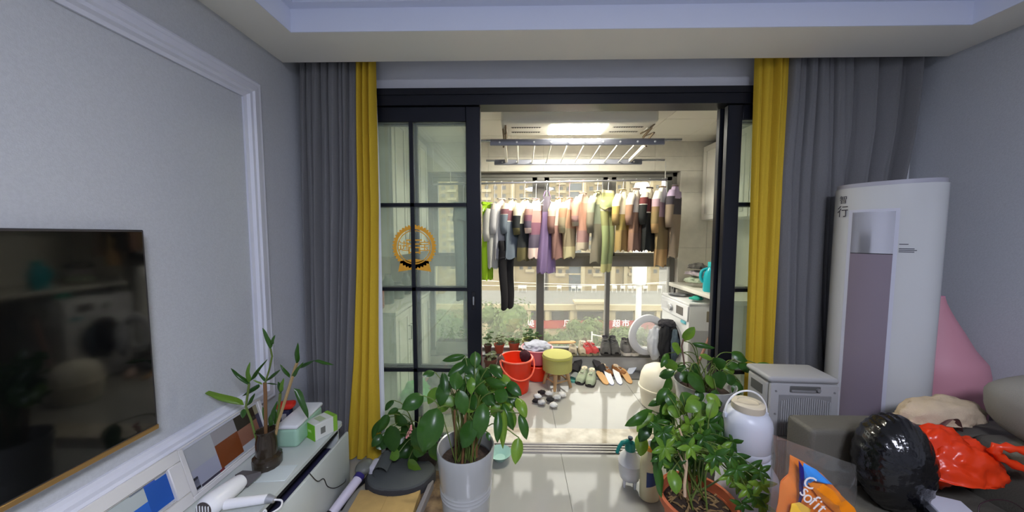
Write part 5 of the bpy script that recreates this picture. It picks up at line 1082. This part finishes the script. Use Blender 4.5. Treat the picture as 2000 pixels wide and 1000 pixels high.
lime = M('lime_fabric', (184, 180, 104), .9, bump=(260, .3)); wood = M('beech_wood', (198, 160, 112), .55, noise_=(8, .12))
MB().lathe([(.135, .165), (.145, .17), (.147, .29), (.143, .305), (.0, .305)], 40).build('seat_side', lime, stl)
MB().lathe([(.145, .298), (.148, .308), (.142, .325), (.10, .338), (0, .342)], 40, wob=lambda a, i: .006 * math.sin(4 * a)).build('seat_top', lime, stl)
MB().tube([(.147 * math.cos(a), .147 * math.sin(a), .303) for a in [2 * PI * k / 40 for k in range(40)]], .004, 6, closed=True).build('piping', M('lime_pipe', (170, 168, 74), .9), stl)
for k in range(4):
    a = k * PI / 2 + PI / 4; c, s = math.cos(a), math.sin(a); MB().tube([(.135 * c, .135 * s, 0), (.09 * c, .09 * s, .168)], [.014, .022], 10).build('leg', wood, stl)
for k in range(4):
    a = k * PI / 2 + PI / 4; b = a + PI / 2; MB().tube([(.118 * math.cos(a), .118 * math.sin(a), .07), (.118 * math.cos(b), .118 * math.sin(b), .07)], .007, 6).build('stretcher', wood, stl)
sk = [(1050, 776, (206, 206, 208), 'white grey balled sock at the left of the sock pile'), (1046, 784, (30, 24, 30), 'small black balled sock at the lower left of the sock pile'), (1058, 768, (34, 28, 32), 'large black sock bundle at the back of the sock pile'), (1058, 788, (188, 188, 190), 'grey balled sock at the front of the sock pile'), (1074, 782, (40, 38, 40), 'black sock bundle in the middle of the sock pile'), (1072, 770, (200, 200, 200), 'pale sock bundle at the back of the pile below the stool'), (1088, 778, (186, 188, 188), 'grey white sock bundle at the right of the sock pile'), (1081, 793, (216, 216, 214), 'white balled sock nearest the living room'), (1098, 772, (222, 220, 216), 'white sock touching the stool leg')]
for k, (px, py, c, lb) in enumerate(sk):
    p = W(px, py + 4, z=0); s = .036 if k != 1 else .03
    t = tag(MB().ball(s, s * .85, s * .75, (0, 0, s * .62), 3, .28, 2.6, k + 1, squash=.0).build('sock', M('sock_%d' % k, c, .95, noise_=(30, .15)), None, (p.x, p.y, .001), ang=180), lb, 'sock', 'balled socks on the balcony floor')

# ============================================================ SHOES
def shoe(name, label, loc, rz, L, wd, hh, upper, sole, lining=None, lace=None, rx=0, accent=None, group=None, open_=False):
    t = thing(name, label, 'shoe', loc, rz, group); t.rotation_euler = (rx, 0, rz)
    def wdt(v): return wd / 2 * (.62 + .38 * math.sin(PI * min(1, max(0, (v * .86 + .12)))) ** .8) * (1 if v > .06 else .55 + .45 * (v / .06) ** .6) * (1 if v < .93 else .45 + .55 * ((1 - v) / .07) ** .6)
    ol = [(wdt(k / 16), L * k / 16) for k in range(17)]; poly = ol + [(-x, y) for x, y in reversed(ol)]
    MB().prism(poly, 0, .022).build('sole', sole, t, ang=50)
    # v: 0 = heel end ... toe at y=0 side (toe towards -Y)
    def hgt(v): # toe at v=0
        return .022 + (hh * (.42 + .25 * min(1, v / .35)) if v < .35 else hh * lerp(.67, 1.0, min(1, (v - .35) / .25)) if v < .6 else hh * (1 if v < .85 else 1.03)) * (min(1, .35 + v * 7) if v < .1 else 1) * (1 if v < .97 else .85)
    def fn(u, v):
        a = PI * u; w = wdt(v) * .97; top = hgt(v) - .022; x = w * math.copysign(abs(math.cos(a)) ** .6, math.cos(a)) * (1 - .25 * math.sin(a) * (v > .5)); return (x, L * v * .985 + .004, .02 + top * math.sin(a) ** .7)
    MB().grid(fn, 16, 22).build('upper', upper, t, ang=180)
    yc = L * .76; lm = lining or dark_m
    MB().lathe([(.5, 0), (.46, .012), (.36, .01), (.0, -.004)], 20, T(0, yc, hgt(.78) - .006) @ Matrix.Diagonal((wd * .62, L * .34, 1, 1))).build('collar_lining', lm, t)
    if lace:
        for k in range(4):
            v = .36 + k * .07; w = wdt(v) * .55; z = hgt(v) + .002; MB().tube([(-w, L * v, z - .008), (0, L * (v + .012), z + .002), (w, L * v, z - .008)], .0032, 5).build('lace', lace, t)
        MB().rbox(-wd * .16, wd * .16, L * .36, L * .62, hgt(.5) - .012, hgt(.5) + .006, .006, 2).build('tongue', upper, t)
    if accent: MB().prism([(x * 1.015, y) for x, y in poly], .016, .03).build('sole_trim', accent, t, ang=50)
    return t
SZ_ = .1755
sg = 'shoes on the window sill'; fg = 'shoes on the balcony floor'
u_grey = M('grey_suede', (104, 102, 98), .85, noise_=(20, .3)); s_dark = M('dark_sole', (58, 54, 52), .8); u_ltg = M('grey_mesh', (120, 116, 114), .85, noise_=(24, .35)); s_wht = M('white_sole', (214, 206, 196), .7)
lcg = M('lace_grey', (150, 148, 142), .9); lcw = M('lace_cream', (226, 220, 204), .9)
def sx(px, py, z): return W(px, py, z=z)
for k, (px, lb) in enumerate(((1187, 'left dark grey hiking shoe on the sill by the mullion'), (1208, 'right dark grey hiking shoe on the sill by the mullion'))):
    p = sx(px, 696, SZ_); shoe('hiking_shoe', lb, (p.x - .015, 3.475, SZ_), -.06 + .25 * k - .1, .18, .115, .155, u_grey, s_dark, M('shoe_lining', (60, 54, 60), .9), lcg, group=sg)
for k, (px, lb) in enumerate(((1225, 'left light grey sneaker with white sole on the sill'), (1241, 'right light grey sneaker with white sole on the sill'))):
    p = sx(px, 694, SZ_); shoe('sneaker', lb, (p.x, 3.48, SZ_), .02 + .2 * k, .175, .095, .13, u_ltg, s_wht, M('shoe_lining', (60, 54, 60), .9), lcg, accent=s_wht, group=sg)
u_red = M('coral_fabric', (206, 78, 76), .8); u_bei = M('beige_fabric', (196, 184, 158), .85); s_bei = M('beige_sole', (150, 142, 112), .8)
for k, (px, rz, lb) in enumerate(((1153, .5, 'left coral red sneaker with white straps on the sill'), (1168, .6, 'right coral red sneaker with white straps on the sill'))):
    p = sx(px, 694, SZ_); shoe('sneaker', lb, (p.x, 3.475 + .02 * k, SZ_), rz, .17, .09, .10, u_red, s_bei, lcw, M('strap_white', (232, 214, 206), .8), group=sg)
for k, (px, lb) in enumerate(((1118, 'left beige canvas shoe on the sill behind the stool'), (1136, 'right beige canvas shoe on the sill behind the stool'))):
    p = sx(px, 690, SZ_); shoe('canvas_shoe', lb, (p.x, 3.475, SZ_), -.05, .175, .09, .095, u_bei, s_bei, M('cream_lining', (222, 212, 184), .9), lcw, group=sg)
def insole(label, px0, py0, px1, py1, z1, wpx, m, under, group='insoles drying on the balcony floor', name='insole'):
    a = W(px0, py0, z=.012); b = W(px1, py1, z=z1); d = b - a; L = d.length; t = thing(name, label, 'insole', (a.x, a.y, .0015), math.atan2(d.y, d.x) - PI / 2, group)
    wd = wpx * a.y / F; tl = math.atan2(z1 - .008, math.hypot(d.x, d.y)); n = 18
    o = [(wd / 2 * (.72 + .28 * math.sin(PI * (k / n * .9 + .02))) * (min(1, (k / n) / .1) ** .5 if k else .3) * (min(1, (1 - k / n) / .1) ** .5 if k < n else .3), L * k / n) for k in range(n + 1)]
    poly = o + [(-x, y) for x, y in reversed(o)]; mm = T(0, 0, .001) @ R(tl, 'X')
    MB().prism(poly, 0, .005, mm).build('under_layer', under, t, ang=50); MB().prism([(x * .97, L * .012 + y * .976) for x, y in poly], .005, .0075, mm).build('top_layer', m, t, ang=50)
    return t
tanl = M('tan_leather', (206, 160, 106), .7); wht = M('insole_white', (236, 236, 236), .8); blu = M('insole_blue', (170, 176, 214), .7)
insole('tan insole left of the two white insoles', 1186, 750, 1168, 724, .05, 15, tanl, tanl); insole('left white insole lying on the balcony floor', 1196, 751, 1182, 718, .06, 13, wht, blu); insole('right white insole lying on the balcony floor', 1212, 750, 1200, 718, .06, 13, wht, blu); insole('tan insole right of the two white insoles', 1232, 748, 1214, 718, .06, 14, tanl, tanl)
insole('white blue insole propped near the plinth', 1228, 730, 1240, 712, .05, 13, M('insole_pale', (210, 216, 230), .8), blu)
tag(insole('tan leather insole lying across the beige shoes on the sill', 1075, 668, 1120, 668, .05, 12, tanl, M('tan_dark', (170, 120, 72), .7), 'shoes on the window sill'), 'tan leather insole lying across the sill behind the stool', 'insole').location = (.33, 3.53, .30)
u_mint = M('mint_suede', (158, 168, 142), .85); u_brn = M('brown_suede', (142, 92, 50), .85)
for k, (px, py, rz, lb) in enumerate(((1134, 752, -.5, 'left mint green shoe with cream laces beside the stool'), (1155, 757, -.35, 'right mint green shoe with cream laces beside the stool'))):
    p = W(px, py, z=0); shoe('suede_shoe', lb, (p.x - .02, p.y, .001), rz, .25, .10, .085, u_mint, s_dark, M('cream_lining', (222, 212, 184), .9), lcw, group=fg)
for k, (px, rz, lb) in enumerate(((1186, .55, 'left brown moccasin under the hiking shoes by the plinth'), (1208, .75, 'right brown moccasin under the hiking shoes by the plinth'))):
    p = W(px, 712, z=.0); shoe('moccasin', lb, (1.0 + .15 * k, 3.33, .001), rz, .17, .075, .07, u_brn, M('brown_sole', (108, 70, 40), .8), M('fleece', (226, 206, 176), .95), lcw, group=fg)
def slipper(label, loc, rz, L, wd, m, sm_, closed=False):
    t = thing('slipper', label, 'slipper', loc, rz, fg); n = 16
    o = [(wd / 2 * (.74 + .26 * math.sin(PI * (k / n * .9 + .05))) * (min(1, (k / n) / .1) ** .5 if k else .3) * (min(1, (1 - k / n) / .1) ** .5 if k < n else .3), L * k / n) for k in range(n + 1)]; poly = o + [(-x, y) for x, y in reversed(o)]
    MB().prism(poly, 0, .018).build('sole', sm_, t, ang=50)
    MB().grid(lambda u, v: (wd * .51 * math.cos(PI * u), L * (.12 + .34 * v), .014 + .05 * math.sin(PI * u) ** .7 * (.75 + .35 * v)), 16, 8).build('strap', m, t, ang=180); return t
gsl = M('grey_foam', (120, 124, 122), .8); bsl = M('black_foam', (40, 38, 42), .8)
slipper('black slipper propped on the plinth behind the mint shoes', (.60, 3.36, .012), -.5, .22, .09, bsl, bsl).rotation_euler = (.5, 0, -.5); slipper('dark slipper propped on the plinth nearest the brown moccasins', (.93, 3.37, .012), .5, .2, .09, bsl, M('dk_foam', (62, 58, 62), .8)).rotation_euler = (.55, 0, .5)
slipper('grey slipper with teal edge behind the stool legs', (.55, 3.20, .001), -.6, .25, .095, gsl, M('teal_foam', (92, 170, 156), .7)); slipper('grey slipper lying crosswise behind the mint shoes', (.68, 3.30, .0125), -.95, .24, .09, gsl, gsl)
shoe('ballet_flat', 'pale pink flat shoe beside the cream bin', (1.30, 3.20, .001), -.75, .22, .08, .045, M('pale_pink', (220, 190, 178), .8), M('pink_sole', (180, 150, 140), .8), M('pink_lining', (226, 206, 194), .9), group=fg)
tag(MB().rbox(-.25, .25, -.1, .1, 0, .01, .004, 1).build('grey_mat', M('floor_grey_mat', (104, 104, 104), .9, noise_=(20, .2)), None, (1.42, 3.38, .001)), 'grey floor mat by the plinth under the washer door', 'mat')
tag(MB().rbox(-.27, .27, -.11, .11, 0, .01, .004, 1).build('dark_mat', M('dark_board', (112, 112, 110), .8), None, (.76, 3.385, .0012), (0, 0, .03)), 'grey flat mat on the floor behind the mint shoes', 'mat')
tag(MB().rbox(-.23, .23, -.06, .06, 0, .006, .002, 1).build('shoe_tray', M('dark_tray', (74, 70, 66), .7), None, (1.42, 3.56, .1757)), 'dark shoe tray on the sill beside the washer door', 'tray')

# ============================================================ SILL POTS
def sillpot(label, px, py, dia, hgt, m, seed, leafm, n, spread, z=SZ_, kind='rosette', y=3.565):
    p = W(px, py, y=y); t = thing('succulent_pot', label, 'plant', (p.x, y, z), 0, 'potted succulents on the window sill'); r = dia / 2; rq = random.Random(seed)
    MB().openlathe([(r * .68, 0), (r * .7, .004), (r * .9, hgt * .78), (r, hgt * .8), (r * 1.02, hgt), (r * .92, hgt), (r * .84, hgt * .85)], 26).build('pot', m, t); MB().lathe([(r * .66, .002), (r * .66, .008)], 16).build('pot_base', m, t)
    MB().lathe([(r * .88, hgt * .86), (0, hgt * .92)], 18).build('soil', soil_m, t)
    mb = MB()
    for k in range(n):
        a = rq.random() * 6.28; rr2 = r * .75 * math.sqrt(rq.random()); hq = hgt + spread * rq.random(); c = Vector((rr2 * math.cos(a), rr2 * math.sin(a), hgt * .9)); top = Vector((c.x * 1.5 + rq.uniform(-.02, .02), c.y * 1.2, hq)); mb.tube([c, top], .002, 4)
        for q in range(6):
            b = q * 1.05 + a; d = Vector((math.cos(b), math.sin(b), .5)); mb.ball(.013, .009, .007, top + d * .012 - Vector((0, 0, .006 * (q % 2))), 1)
    mb.build('succulent_leaves', leafm, t); return t
terr2 = M('terracotta_dark', (176, 82, 56), .75); suc1 = leafmat('succulent_a', (120, 140, 96), (164, 172, 130), .5); suc2 = leafmat('succulent_b', (88, 122, 66), (126, 156, 92), .5)
sillpot('terracotta pot of pale succulents at the left of the sill', 975, 690, .12, .1, terr2, 1, suc1, 14, .09)
sillpot('terracotta pot of low succulents in the middle of the sill pots', 1004, 690, .125, .12, terr2, 2, suc2, 14, .05)
sillpot('large lime green pot of leafy succulents right of the terracotta pots', 1036, 690, .19, .155, M('lime_pot', (186, 190, 110), .6), 3, suc2, 24, .10)
sillpot('tall thin succulent in a dark pot next to the door stile', 953, 680, .09, .09, M('umber_pot', (96, 62, 50), .7), 4, suc2, 9, .15)
sillpot('dark brown pot on the floor behind the red bucket', 958, 716, .14, .17, M('umber_pot', (96, 62, 50), .7), 5, suc1, 12, .06, z=.001, y=3.40)
sillpot('small pale pot with a yellow green succulent behind the red bucket', 1000, 700, .07, .17, M('pale_pot', (200, 190, 160), .7), 6, leafmat('succulent_c', (166, 160, 60), (196, 186, 90), .5), 5, .03, z=.001, y=3.44)
sillpot('pale green pot on the floor beside the door stile', 958, 740, .13, .12, M('sage_pot', (176, 178, 130), .7), 7, suc2, 8, .04, z=.001, y=3.16)

# ============================================================ STICKER ON THE GLASS DOOR
sc = W(809, 482, y=2.152)
stk = thing('door_sticker', 'round orange paper-cut festival sticker with banner on the glass door', 'sticker', (sc.x, 2.1525, sc.z))
og = M('sticker_orange', (232, 168, 50), .6); RR = .128
def flat(nm, polys, e=.0006):
    mb = MB()
    for p in polys: mb.prism(p, 0, e, R(PI / 2, 'X'))
    return mb.build(nm, og, stk, smooth=False)
def ringp(r0, r1, n, wav=0, k=0):
    out = []
    for i in range(n):
        a, b = 2 * PI * i / n, 2 * PI * (i + 1) / n; f = lambda t: r1 * (1 + wav * abs(math.sin(k * t / 2)))
        out.append([(r0 * math.cos(a), r0 * math.sin(a)), (f(a) * math.cos(a), f(a) * math.sin(a)), (f(b) * math.cos(b), f(b) * math.sin(b)), (r0 * math.cos(b), r0 * math.sin(b))])
    return out
flat('scalloped_ring', ringp(.106, .122, 120, .09, 40)); flat('inner_ring', ringp(.094, .099, 60))
for ch, x, s_ in (('进', -.062, .07), ('吉', 0, .11), ('宝', .062, .07)):
    me = text_mesh(ch, s_, .0003); me.transform(T(x, -.0002, .0) @ R(PI / 2, 'X')); obj('sticker_text', me, og, stk)
ban = [(-.105, -.155), (-.08, -.12), (0, -.105), (.08, -.12), (.105, -.155), (.085, -.15), (.08, -.085), (0, -.07), (-.08, -.085), (-.085, -.15)]
flat('banner', [[(-.1, -.150), (-.085, -.086), (0, -.072), (0, -.135)], [(0, -.135), (0, -.072), (.085, -.086), (.1, -.150)]])

stk.scale = (1.12, 1, 1.12)
